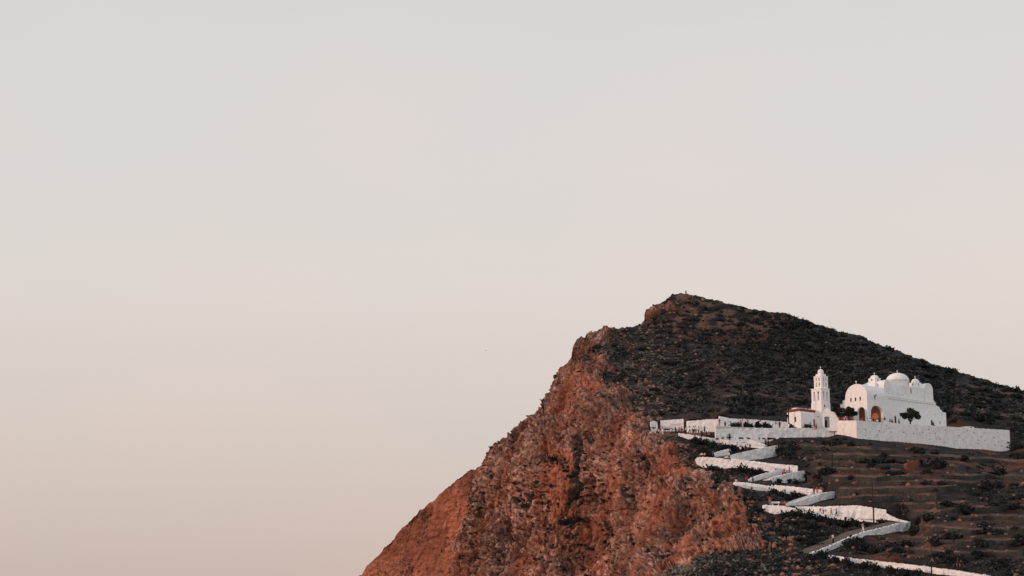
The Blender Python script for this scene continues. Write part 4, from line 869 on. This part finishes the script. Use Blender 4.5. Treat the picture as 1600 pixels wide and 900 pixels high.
for px, yb, r_, lab in [(1146,669,5.5,'leftmost round bush in the courtyard'), (1154,669,5.5,'second round bush in the courtyard, beside the visitor in orange'), (1165,669,6.5,'loose round bush in the courtyard, right of the white-shirted visitor'), (1173,669,5,'lower bush left of the large courtyard bushes'), (1184,669,7,'largest courtyard bush, left of the visitor in white'), (1196,669,6.5,'broad courtyard bush behind and right of the visitor in white'), (1203,669,4.5,'low right-hand end bush of the big courtyard hedge'), (1237,669,5.5,'thin open bush below the window of the low house'), (1262.5,669,6.5,'round black bush in front of the tower house')]:
    court(px, yb, r_, lab)
# larger shrubs dotted over the hill
zones = [((1000,1260),(500,575),'dark shrub on the open hillside below the summit'), ((1260,1500),(530,600),'dark shrub on the shaded shoulder above the church'), ((1000,1230),(575,645),'dark shrub on the stony slope left of the bell tower'), ((1480,1600),(600,665),'dark shrub on the shaded slope right of the church'),
         ((1230,1480),(690,780),'dark shrub among the terraces below the long white wall'), ((1400,1600),(715,840),'dark shrub among the terraces near the right edge'), ((1380,1600),(840,897),'dark shrub on the slope in the bottom right corner'), ((1090,1270),(862,897),'dark shrub in the stony scrub along the bottom edge'), ((1200,1340),(805,860),'dark shrub on the stony slope left of the brown ramp'), ((1090,1200),(740,800),'dark shrub on the cliff top left of the zigzag path')]
cnt = 0
for (zx, zy, lab), n_ in zip(zones, (24, 26, 24, 20, 22, 26, 26, 26, 22, 10)):
    k = 0; tries = 0
    while k < n_ and tries < 900:
        tries += 1; px = random.uniform(*zx); py = random.uniform(*zy)
        a1 = np.array([px]); a2 = np.array([py])
        if py < np.interp(px, ridge[:, 0], ridge[:, 1])+3 or cliff_mask(a1, a2)[0] > .3 or not clear(a1, a2, .05)[0]: continue
        gp, _ = ground(px, py); shrub((gp[0], gp[1], gp[2]), random.uniform(.9, 2.5)*(.8 if px < 1230 else 1)*(1 if py < 860 else .7), lab, lab.replace('dark shrub', 'dark shrubs'), random.uniform(.55, .85)); k += 1; cnt += 1
print('individual shrubs', cnt+len(named))

# trees round the church
def tree(loc, h, cr, ch, lab, seed, limbs=5, name='tree', nleaf=1500, gaps=.0, trunk_h=.35, lean=0):
    r_ = np.random.default_rng(seed); o = empty(name, loc); tag(o, lab, 'tree')
    tr = MB(); th = h*trunk_h; tr.tube([(0, 0, -.4), (lean*.3, 0, th*.6), (lean*.6, 0, th*1.1)], [.3, .22, .18], 8); clumps = []
    for k in range(limbs):
        a = 2*math.pi*k/limbs+r_.uniform(-.4, .4); rr = cr*r_.uniform(.45, .8); e_ = (lean+rr*math.cos(a), rr*math.sin(a), th+ch*r_.uniform(.25, .75))
        tr.tube([(lean*.5, 0, th*.9), (e_[0]*.5, e_[1]*.5, th+(e_[2]-th)*.6), e_], [.13, .08, .04], 6); clumps.append((np.array(e_), cr*r_.uniform(.26, .46)))
    clumps.append((np.array([lean, 0, h-ch*.35]), cr*.5)); clumps.append((np.array([lean*1.6, .2, h-ch*.55]), cr*.5)); clumps.append((np.array([-cr*.8, -.3, h-ch*.62]), cr*.3)); clumps.append((np.array([lean*.4, .5, h-ch*.2]), cr*.33))
    tr.build('trunk', M['bark'], o)
    vs, ts = [], []
    for c, r1 in clumps:
        n = nleaf//len(clumps); d = r_.normal(size=(n, 3)); d /= np.linalg.norm(d, axis=1)[:, None]; pc = c+d*(r1*r_.uniform(.25, 1, n)**.5*(1+.35*perlin(d*2+seed)))[:, None]*S([1, 1, .8])
        a = r_.normal(size=(n, 3)); a /= np.linalg.norm(a, axis=1)[:, None]; b_ = np.cross(a, r_.normal(size=(n, 3))); b_ /= np.linalg.norm(b_, axis=1)[:, None]; Ls = r_.uniform(.10, .24, n)[:, None]
        vs.append(np.stack([pc-a*Ls, pc+b_*Ls*.7, pc+a*Ls, pc-b_*Ls*.7], 1).reshape(-1, 3)); ts.append(r_.uniform(0, 1, n))
    v = np.concatenate(vs); me = np_mesh('crown', v, np.arange(len(v)).reshape(-1, 4), False, {'tint': ('FACE', np.concatenate(ts))}); link('crown', me, M['tree'], o)
t0 = P(1421, 661, 547.5); tree((t0[0], t0[1], ZT), 5.4, 2.5, 3.6, 'windswept dark tree leaning right in front of the long side of the church', 3, 9, nleaf=3600, lean=.7, trunk_h=.22)
t0 = P(1327, 657, 543.5); tree((t0[0], t0[1], ZT-.3), 5.7, 2.5, 4.6, 'rounded dark tree in front of the porch arches, above the red flowerpots', 5, 6, nleaf=3600, trunk_h=.2)
t0 = P(1306, 655, 552); tree((t0[0], t0[1], ZT-.3), 7.4, 1.7, 6.0, 'narrow dark tree in the gap between bell tower and church', 8, 6, nleaf=2600, trunk_h=.15)
# flowering shrub grey-pink
p_ = P(1313, 650, 544.5); s9 = shrub((p_[0], p_[1], p_[2]), 1.1, 'small pale open bush left of the rounded tree at the porch', None, 1.2)

# flowerpots on the terrace wall
M['pot'] = simple('red_clay', (.48, .07, .06), .8, .2); M['flower'] = simple('red_flowers', (.55, .05, .07), .8, .3)
potn = ['leftmost red flowerpot on the pink-lit terrace wall', 'second red flowerpot from the left on the terrace wall', 'third red flowerpot from the left on the terrace wall, tallest flowers', 'red flowerpot nearest the corner of the terrace wall']
for k, (px, dz) in enumerate([(1312, 0), (1316.5, .1), (1321, .25), (1330, .1)]):
    yt, yb, Y = wall_at('M', px); p_ = P(px, yt, Y); o = empty('flowerpot', (p_[0]+.1, p_[1]+.25, p_[2]+.05)); tag(o, potn[k], 'flowerpot', 'red flowerpots on the terrace wall')
    m_ = MB(); m_.lathe([(0, 0), (.2, 0), (.3, .45), (.34, .45), (.34, .52), (.26, .52), (.24, .45), (0, .45)], n=14); m_.build('pot', M['pot'], o, smooth=True)
    v, f, tt = leafy(k+90, 50, .16, .5, .9); me = np_mesh('flowers', v*(.38+dz*.4)+S([0, 0, .75]), f, False); link('flowers', me, M['flower'], o)

# boulders
def boulder(px, py, r_, lab, tint, seed, flat=.8, back=0):
    v, f = lump(3, .55, seed, flat, .25); v = np.sign(v)*np.abs(v)**.9; me = np_mesh('boulder', v, f, False, {'tint': ('FACE', np.full(len(f), tint))}); gp, _ = ground(px, py); o = link('boulder', me, M['rock']); s_ = r_*gp[1]/F
    o.location = Vector(gp)+Vector((0, back, .1)); o.scale = (s_, s_, s_); tag(o, lab, 'boulder')
boulder(1110, 787, 13, 'largest red boulder perched on the cliff edge left of the zigzag path', .95, 3, .85)
boulder(1253, 797.5, 4.5, 'round orange boulder against the seventh flight wall', .9, 5)
boulder(1283, 765, 4, 'white-washed rounded boulder at the third right bend', .2, 6)
boulder(1170, 783, 5, 'pale grey outcrop rock left of the white bench', .1, 9, .6)

# ---------------------------------------------------------------- people
def skin(name, verts, edges, sub=1):
    bm_ = bmesh.new(); ly = bm_.verts.layers.skin.verify(); vs = []
    for k, (x, y, z, r_) in enumerate(verts):
        v = bm_.verts.new((x, y, z)); rr = r_ if hasattr(r_, '__len__') else (r_, r_); v[ly].radius = rr; v[ly].use_root = (k == 0); vs.append(v)
    for a, b_ in edges: bm_.edges.new((vs[a], vs[b_]))
    me = bpy.data.meshes.new(name); bm_.to_mesh(me); bm_.free(); o = bpy.data.objects.new('tmp', me); COL.objects.link(o)
    o.modifiers.new('s', 'SKIN'); m_ = o.modifiers.new('u', 'SUBSURF'); m_.levels = sub; m_.render_levels = sub
    bpy.context.view_layer.update(); dg = bpy.context.evaluated_depsgraph_get(); r_ = bpy.data.meshes.new_from_object(o.evaluated_get(dg)); bpy.data.objects.remove(o)
    for p_ in r_.polygons: p_.use_smooth = True
    r_.name = name; return r_
def pose(kind):
    """joints: pelvis, chest, neck, head, hands, knees, feet; figure faces -Y"""
    J = dict(pel=(0, 0, .93), wai=(0, 0, 1.08), che=(0, 0, 1.32), nec=(0, 0, 1.47), hea=(0, -.02, 1.62))
    for s_, n in ((-1, 'L'), (1, 'R')):
        J['sh'+n] = (s_*.19, 0, 1.40); J['el'+n] = (s_*.25, .03, 1.14); J['wr'+n] = (s_*.24, -.05, .90); J['hd'+n] = (s_*.23, -.08, .80)
        J['hi'+n] = (s_*.09, 0, .90); J['kn'+n] = (s_*.10, -.02, .50); J['an'+n] = (s_*.11, .02, .09); J['to'+n] = (s_*.12, -.15, .04)
    if kind == 'walk':
        J.update(knL=(-.10, -.20, .53), anL=(-.10, -.24, .10), toL=(-.10, -.42, .06), knR=(.10, .05, .50), anR=(.10, .30, .14), toR=(.10, .18, .05), elL=(-.24, .14, 1.16), wrL=(-.24, .12, .95), hdL=(-.24, .09, .86), elR=(.24, -.08, 1.15), wrR=(.23, -.28, 1.0), hdR=(.22, -.36, .96))
    if kind == 'arms':
        J.update(elL=(-.44, 0, 1.40), wrL=(-.68, -.03, 1.42), hdL=(-.79, -.04, 1.42), elR=(.44, 0, 1.38), wrR=(.66, -.05, 1.34), hdR=(.76, -.07, 1.32))
    if kind == 'sit':
        for k in ('pel', 'wai', 'che', 'nec', 'hea', 'shL', 'shR', 'elL', 'elR', 'wrL', 'wrR', 'hdL', 'hdR'): x, y, z = J[k]; J[k] = (x, y, z-.48)
        for s_, n in ((-1, 'L'), (1, 'R')):
            J['hi'+n] = (s_*.10, 0, .44); J['kn'+n] = (s_*.13, -.42, .47); J['an'+n] = (s_*.12, -.42, .07); J['to'+n] = (s_*.12, -.60, .04)
            J['el'+n] = (s_*.25, -.06, .68); J['wr'+n] = (s_*.16, -.28, .58); J['hd'+n] = (s_*.14, -.36, .56)
    if kind == 'hold':
        J.update(elL=(-.26, -.06, 1.14), wrL=(-.16, -.30, 1.20), hdL=(-.12, -.38, 1.24), elR=(.26, -.05, 1.14), wrR=(.15, -.30, 1.18), hdR=(.10, -.38, 1.22))
    return J
def make_person(kind):
    J = pose(kind); nm = list(J); ix = {n: i for i, n in enumerate(nm)}
    rad = dict(pel=.12, wai=.115, che=.125, nec=.055, hea=.095, sh=.06, el=.042, wr=.03, hd=.036, hi=.085, kn=.058, an=.04, to=.038)
    vs = [(*J[n], rad.get(n, rad.get(n[:2]))) for n in nm]; E_ = [('pel', 'wai'), ('wai', 'che'), ('che', 'nec'), ('nec', 'hea')]
    for s_ in 'LR': E_ += [('che', 'sh'+s_), ('sh'+s_, 'el'+s_), ('el'+s_, 'wr'+s_), ('wr'+s_, 'hd'+s_), ('pel', 'hi'+s_), ('hi'+s_, 'kn'+s_), ('kn'+s_, 'an'+s_), ('an'+s_, 'to'+s_)]
    # fingers, nose
    vs = list(vs)
    def addv(p_, r_, par):
        vs.append((*p_, r_)); E_.append((par, len(vs)-1))
    hx, hy, hz = J['hea']; addv((hx, hy-.115, hz-.01), .014, 'hea')
    for s_ in 'LR':
        h = np.array(J['hd'+s_]); w_ = np.array(J['wr'+s_]); d = (h-w_)/np.linalg.norm(h-w_); a = np.cross(d, [0, 0, 1.0]) if abs(d[2]) < .8 else np.array([0, 1.0, 0])
        for k in range(4): addv(tuple(h+d*(.075+.012*(1.5-abs(k-1.5)))+a*(k-1.5)*.022), .009, 'hd'+s_)
        addv(tuple(h+d*.03+a*.055), .011, 'hd'+s_)
    ed = [(ix[a] if isinstance(a, str) else a, ix[b_] if isinstance(b_, str) else b_) for a, b_ in E_]
    body = skin('person_body', vs, ed)
    def chain(names, rr, extra=()):
        v = [(*J[n], r_) for n, r_ in zip(names, rr)]; return v
    tv = chain(['wai', 'che', 'nec', 'shL', 'shR', 'elL', 'elR', 'pel'], [.14, .15, .062, .078, .078, .055, .055, .14]); shirt = skin('shirt', tv, [(0, 1), (1, 2), (1, 3), (1, 4), (3, 5), (4, 6), (0, 7)])
    lv = chain(['pel', 'hiL', 'hiR', 'knL', 'knR', 'anL', 'anR'], [.135, .105, .105, .076, .076, .058, .058]); trou = skin('trousers', lv, [(0, 1), (0, 2), (1, 3), (2, 4), (3, 5), (4, 6)])
    hv = [(hx, hy+.025, hz+.045, .105), (hx, hy+.05, hz-.05, .085), (hx, hy+.0, hz+.09, .07)]; hair = skin('hair', hv, [(0, 1), (0, 2)])
    return body, shirt, trou, hair
PM = {k: make_person(k) for k in ('stand', 'walk', 'arms', 'sit', 'hold')}
for k in PM:
    for me in PM[k]: me.materials.append(M['dark'])
CLR = dict(white=(.75, .73, .72), black=(.012, .012, .014), blue=(.05, .07, .20), jeans=(.06, .09, .16), red=(.40, .03, .03), pink=(.60, .30, .27), tan=(.40, .22, .13), purple=(.18, .08, .20), orange=(.60, .16, .05), grey=(.20, .20, .21), brown=(.09, .05, .035), skin=(.42, .22, .15), dark=(.025, .022, .028), lightblue=(.40, .46, .55))
for k, c in CLR.items(): M['cloth_'+k] = simple('cloth_'+k, c, .9, .12, 6)
def person(pos, kind, sh, tr, lab, rz=0, h=1.0, hair='brown', grp=None):
    b_, s_, t_, h_ = PM[kind]
    o = link('person', b_, None); o.location = Vector(pos); o.rotation_euler = (0, 0, rz); h *= 1.27; o.scale = (h, h, h); tag(o, lab, 'person', grp)
    def mt(x, m_): x.material_slots[0].link = 'OBJECT'; x.material_slots[0].material = m_
    mt(o, M['cloth_skin'])
    for n, me, c in (('shirt', s_, sh), ('trousers', t_, tr), ('hair', h_, hair)):
        c_ = link(n, me, None, o); mt(c_, M['cloth_'+c])
gz = 'visitors on the plaza at the top of the path'; gp_ = 'people walking on the zigzag path'; gt = 'visitors on the church terrace'; gc = 'visitors in the courtyard'
def on_plaza(px, Y): p_ = P(px, 670, Y); return (p_[0], Y, ZP+.004)
def on_leg(leg, px, off=1.1, dz=-.045): yt, yb, Y = wall_at(leg, px); p_ = P(px, yt, Y+off); q_ = P(px, yt, Y); return (p_[0], Y+off, q_[2]+dz)
PL = [
 (1016.5,547,'sit','white','black','seated figure in white at the extreme left end of the plaza',0), (1023.5,545.5,'stand','white','white','small figure all in white near the left edge of the plaza',.5), (1029,547.5,'hold','white','dark','white-shirted figure before the white wall stub at the left of the plaza',1), (1032,544.5,'sit','pink','tan','seated figure in pink shirt near the left plaza edge',.3), (1035,546,'arms','white','white','figure in white with both arms stretched wide on the left of the plaza',0),
 (1048.5,547.5,'stand','white','black','white-shirted figure in black trousers alone before the left plaza wall',0), (1055.5,544,'stand','dark','dark','dark-clothed figure between the left wall and the red-shirted pair',.4), (1061,543.5,'hold','red','dark','left one of the pair in red tops at the head of the path',1), (1064.8,543.5,'stand','red','brown','right one of the pair in red tops at the head of the path',-1),
 (1069,550,'stand','black','black','tall black-clad figure in the gap between the two plaza walls',0), (1071.5,543,'walk','white','black','white-topped walker just right of the red pair',1.2), (1077.5,543,'walk','white','jeans','walker in white top and blue jeans on the plaza',-1), (1082.5,546.5,'stand','dark','grey','dark-haired figure leaning at the wall above the jeans walker',0),
 (1084.2,542.5,'stand','white','black','left one of two white-shirted figures side by side in mid plaza',.2), (1087.2,542.6,'stand','white','black','right one of two white-shirted figures side by side in mid plaza',-.2), (1091.2,542.4,'hold','white','black','white-shirted figure right of the side-by-side pair on the plaza',.8), (1095.3,545.5,'stand','white','grey','pale figure standing behind the seated row on the plaza',0),
 (1101,542,'arms','dark','black','dark figure holding an arm out over the seated row',.3),
]
for px, Y, k, s_, t_, lab, rz in PL: person(on_plaza(px, Y), k, s_, t_, lab, rz, random.uniform(.95, 1.05), random.choice(['brown', 'black', 'brown']), gz)
for k, (px, s_, lab) in enumerate([(1097,'dark','leftmost seated figure of the dark row on the topmost wall'), (1104,'black','second seated figure from the left on the topmost wall'), (1107.5,'grey','grey-shirted seated figure in the middle of the row on the topmost wall'), (1111.5,'black','black-clad seated figure right of the grey-shirted one on the topmost wall'), (1116,'dark','rightmost seated figure of the row on the topmost wall')]):
    person(on_leg('A', px, .5, -.045), 'sit', s_, 'black', lab, random.uniform(-.3, .3), 1.05, 'black', gz)
LG = [
 ('A',1126,.9,'walk','grey','dark','walker in grey just right of the seated row',1.4), ('A',1140,1.2,'arms','black','black','black-clad walker with arms spread on the topmost flight',.3), ('A',1196.5,.5,'stand','dark','black','left one of two dark figures at the uppermost right bend',0), ('B',1200.8,1.4,'stand','black','black','right one of two dark figures at the uppermost right bend',0),
 ('B',1157,1.2,'stand','white','black','white-shirted figure in black trousers halfway along the second flight',.4), ('B',1168.5,1.3,'hold','white','dark','white-shirted figure with dark hair in a group near the uppermost bend',0), ('B',1165,2,'stand','black','dark','dark figure left in the group near the uppermost bend',.3), ('B',1172,1.8,'hold','brown','dark','brown-clad figure right in the group near the uppermost bend',-.4), ('B',1141,1.5,'walk','grey','dark','grey walker at the lower end of the second flight',1.2),
 ('C',1139.3,.9,'walk','white','black','light-shirted walker in front of the grey wedge wall',-1.2), ('C',1114.5,1.4,'stand','blue','dark','blue-shirted figure at the rounded left bend',.5), ('C',1096.5,1.6,'sit','white','dark','white-shirted sitter at the far left of the rounded bend',.3), ('C',1101,1.9,'sit','pink','black','pink-topped sitter beside the white one at the rounded bend',-.3),
 ('D',1225.5,1.0,'sit','purple','red','purple-shirted sitter in red trousers at the second right bend',-1.2), ('D',1233.5,1.6,'stand','purple','dark','standing figure in purple shirt facing the sitter at the second right bend',1.2), ('D',1229.7,1.5,'sit','orange','tan','small figure in orange between the two in purple',0),
 ('E',1208.5,1.0,'stand','lightblue','black','pale-shirted figure in black on the middle of the fifth flight',.6), ('E',1167,1.4,'stand','red','brown','red-topped figure near the left bend of the fifth flight',.4), ('E',1150,1.2,'sit','dark','white','sitter in dark top at the left tip of the fifth flight',0), ('E',1176.5,.9,'walk','grey','dark','grey walker right of the red-topped one on the fifth flight',1),
 ('E',1272,1.0,'stand','black','black','black-clad figure at the third right bend',0), ('E',1276.8,1.2,'hold','red','pink','figure in red top beside the black-clad one at the third right bend',.4),
 ('G',1203.2,1.0,'stand','red','grey','red-topped figure standing left of the white bench',-.8), ('G',1222.5,1.0,'sit','red','brown','seated red-shirted figure right of the white bench',.8), ('G',1226,1.3,'sit','tan','red','seated tan-shirted figure at the right of the group by the white bench',-.2),
 ('G',1281.8,1.1,'walk','white','tan','white-shirted walker, left of the one carrying a pale bundle',-1.3), ('G',1286.5,1.4,'hold','white','black','walker in white shirt and black trousers carrying a pale bundle',-1.3), ('G',1299,1.2,'walk','tan','tan','left one of two small tan-clad walkers before the tall white stone wall',-1.2), ('G',1307,1.2,'walk','grey','black','right one of two small walkers before the tall white stone wall',-1.2),
 ('H',1348.5,1.6,'walk','pink','white','pink-clad walker high on the brown ramp',1.0), ('H',1302,1.6,'stand','white','black','white-topped walker in long black low on the brown ramp',.8), ('I',1497,1.2,'walk','brown','dark','left one of two dark walkers at the bottom edge',1.2), ('I',1502,1.2,'walk','dark','black','right one of two dark walkers at the bottom edge',1.2),
]
for leg, px, off, k, s_, t_, lab, rz in LG:
    dz = -.045 if leg != 'H' else .0+.38*(off/3.7)
    person(on_leg(leg, px, off, dz), k, s_, t_, lab, rz, random.uniform(.95, 1.05)*(.85 if 'small' in lab else 1), random.choice(['brown', 'black']), gp_)
bb_ = MB(); bb_.lathe([(0, 0), (.28, .05), (.36, .3), (.28, .55), (.1, .66), (0, .68)], n=14); q_ = on_leg('G', 1289.5, 1.3, -.15); o = bb_.build('bundle', M['cloth_lightblue'], None, smooth=True); o.location = (q_[0], q_[1], q_[2]+.95); o.scale = (1, .9, 1); tag(o, 'rounded pale blue-grey bundle held by the walker in black trousers', 'bundle')
def court_p(px, Y):
    Y = min(Y, wall_at('L', px)[2]+.95); p_ = P(px, 665, Y); return (p_[0], Y, ZC+.004)
for px, Y, k, s_, t_, lab, rz in [(1124.3,539,'arms','blue','tan','blue-shirted figure in tan shorts at the left end of the courtyard',.6), (1133,541,'sit','black','black','black-clad sitter near the left end of the courtyard',0), (1157.3,541.6,'stand','orange','brown','visitor in orange among the courtyard bushes',0), (1160.3,541.2,'stand','white','white','visitor in white beside the one in orange',.3), (1188.8,541.8,'stand','white','black','visitor in white top before the largest courtyard bush',0),
                                   (1212.5,545,'walk','grey','white','light-clad walker right of the courtyard bushes',1), (1218.3,545,'stand','black','dark','black-clad figure right of the courtyard bushes',0), (1272.5,543.9,'sit','red','pink','seated figure in red beside the round black bush at the tower house',.2), (1275.3,544.5,'sit','brown','black','seated dark figure right of the red one at the tower house',-.2)]:
    person(court_p(px, Y), k, s_, t_, lab, rz, 1.0, 'brown', gc)
def terr_p(px, Y): p_ = P(px, 665, Y); return (p_[0], Y, ZT+.004)
for px, Y, k, s_, t_, lab, rz in [(1346.5,541.5,'sit','red','dark','red-shirted sitter under the gable arch of the porch',0), (1350.5,541.5,'sit','dark','black','dark sitter right of the red-shirted one under the gable arch',.3), (1356,542,'sit','white','grey','left one of two pale sitters at the porch corner',.2), (1359.8,542,'sit','white','lightblue','right one of two pale sitters at the porch corner',-.2), (1365.3,546.5,'stand','dark','black','dark figure inside the big side arch, left of its glow',0), (1371,543.5,'sit','white','dark','white-shirted sitter in front of the big side arch',.4),
                                   (1374.2,544.5,'stand','black','black','black-clad figure standing in front of the big side arch',0), (1382.6,544.5,'stand','dark','white','figure in dark top and white trousers right of the big side arch',0), (1391,545,'sit','grey','white','left one of two sitters by the church wall, before the door',.2), (1394,545,'sit','dark','grey','right one of two sitters by the church wall, before the door',0), (1404.8,545.6,'sit','grey','dark','grey sitter right of the first church door',0), (1458.3,551,'sit','black','dark','dark sitter beside the farther church door',.5)]:
    person(terr_p(px, Y), k, s_, t_, lab, rz, 1.0, 'brown', gt)

# bird high over the slope to the left
bd = MB(); bd.lathe([(0, -.22), (.05, -.16), (.07, 0), (.05, .14), (.03, .2), (0, .24)], n=8)
bp_ = P(760, 548, 520); br = empty('bird', bp_); br.scale = (.75, .75, .75); tag(br, 'single tiny dark bird in the empty sky left of the cliff', 'bird')
o = bd.build('body', M['dark'], br); o.rotation_euler = (R(90), 0, 0)
for s_ in (-1, 1):
    w_ = MB(); w_.poly([(s_*.05, .08, 0), (s_*.35, .12, .16), (s_*.62, -.04, .12), (s_*.33, -.08, .14), (s_*.05, -.08, 0), (s_*.05, .08, .03), (s_*.35, .12, .18), (s_*.62, -.04, .13), (s_*.33, -.08, .16), (s_*.05, -.08, .03)], [(0,1,2,3,4), (9,8,7,6,5), (0,5,6,1), (1,6,7,2), (2,7,8,3), (3,8,9,4), (4,9,5,0)])
    w_.build('wing', M['dark'], br)
print('objects', len(bpy.data.objects))
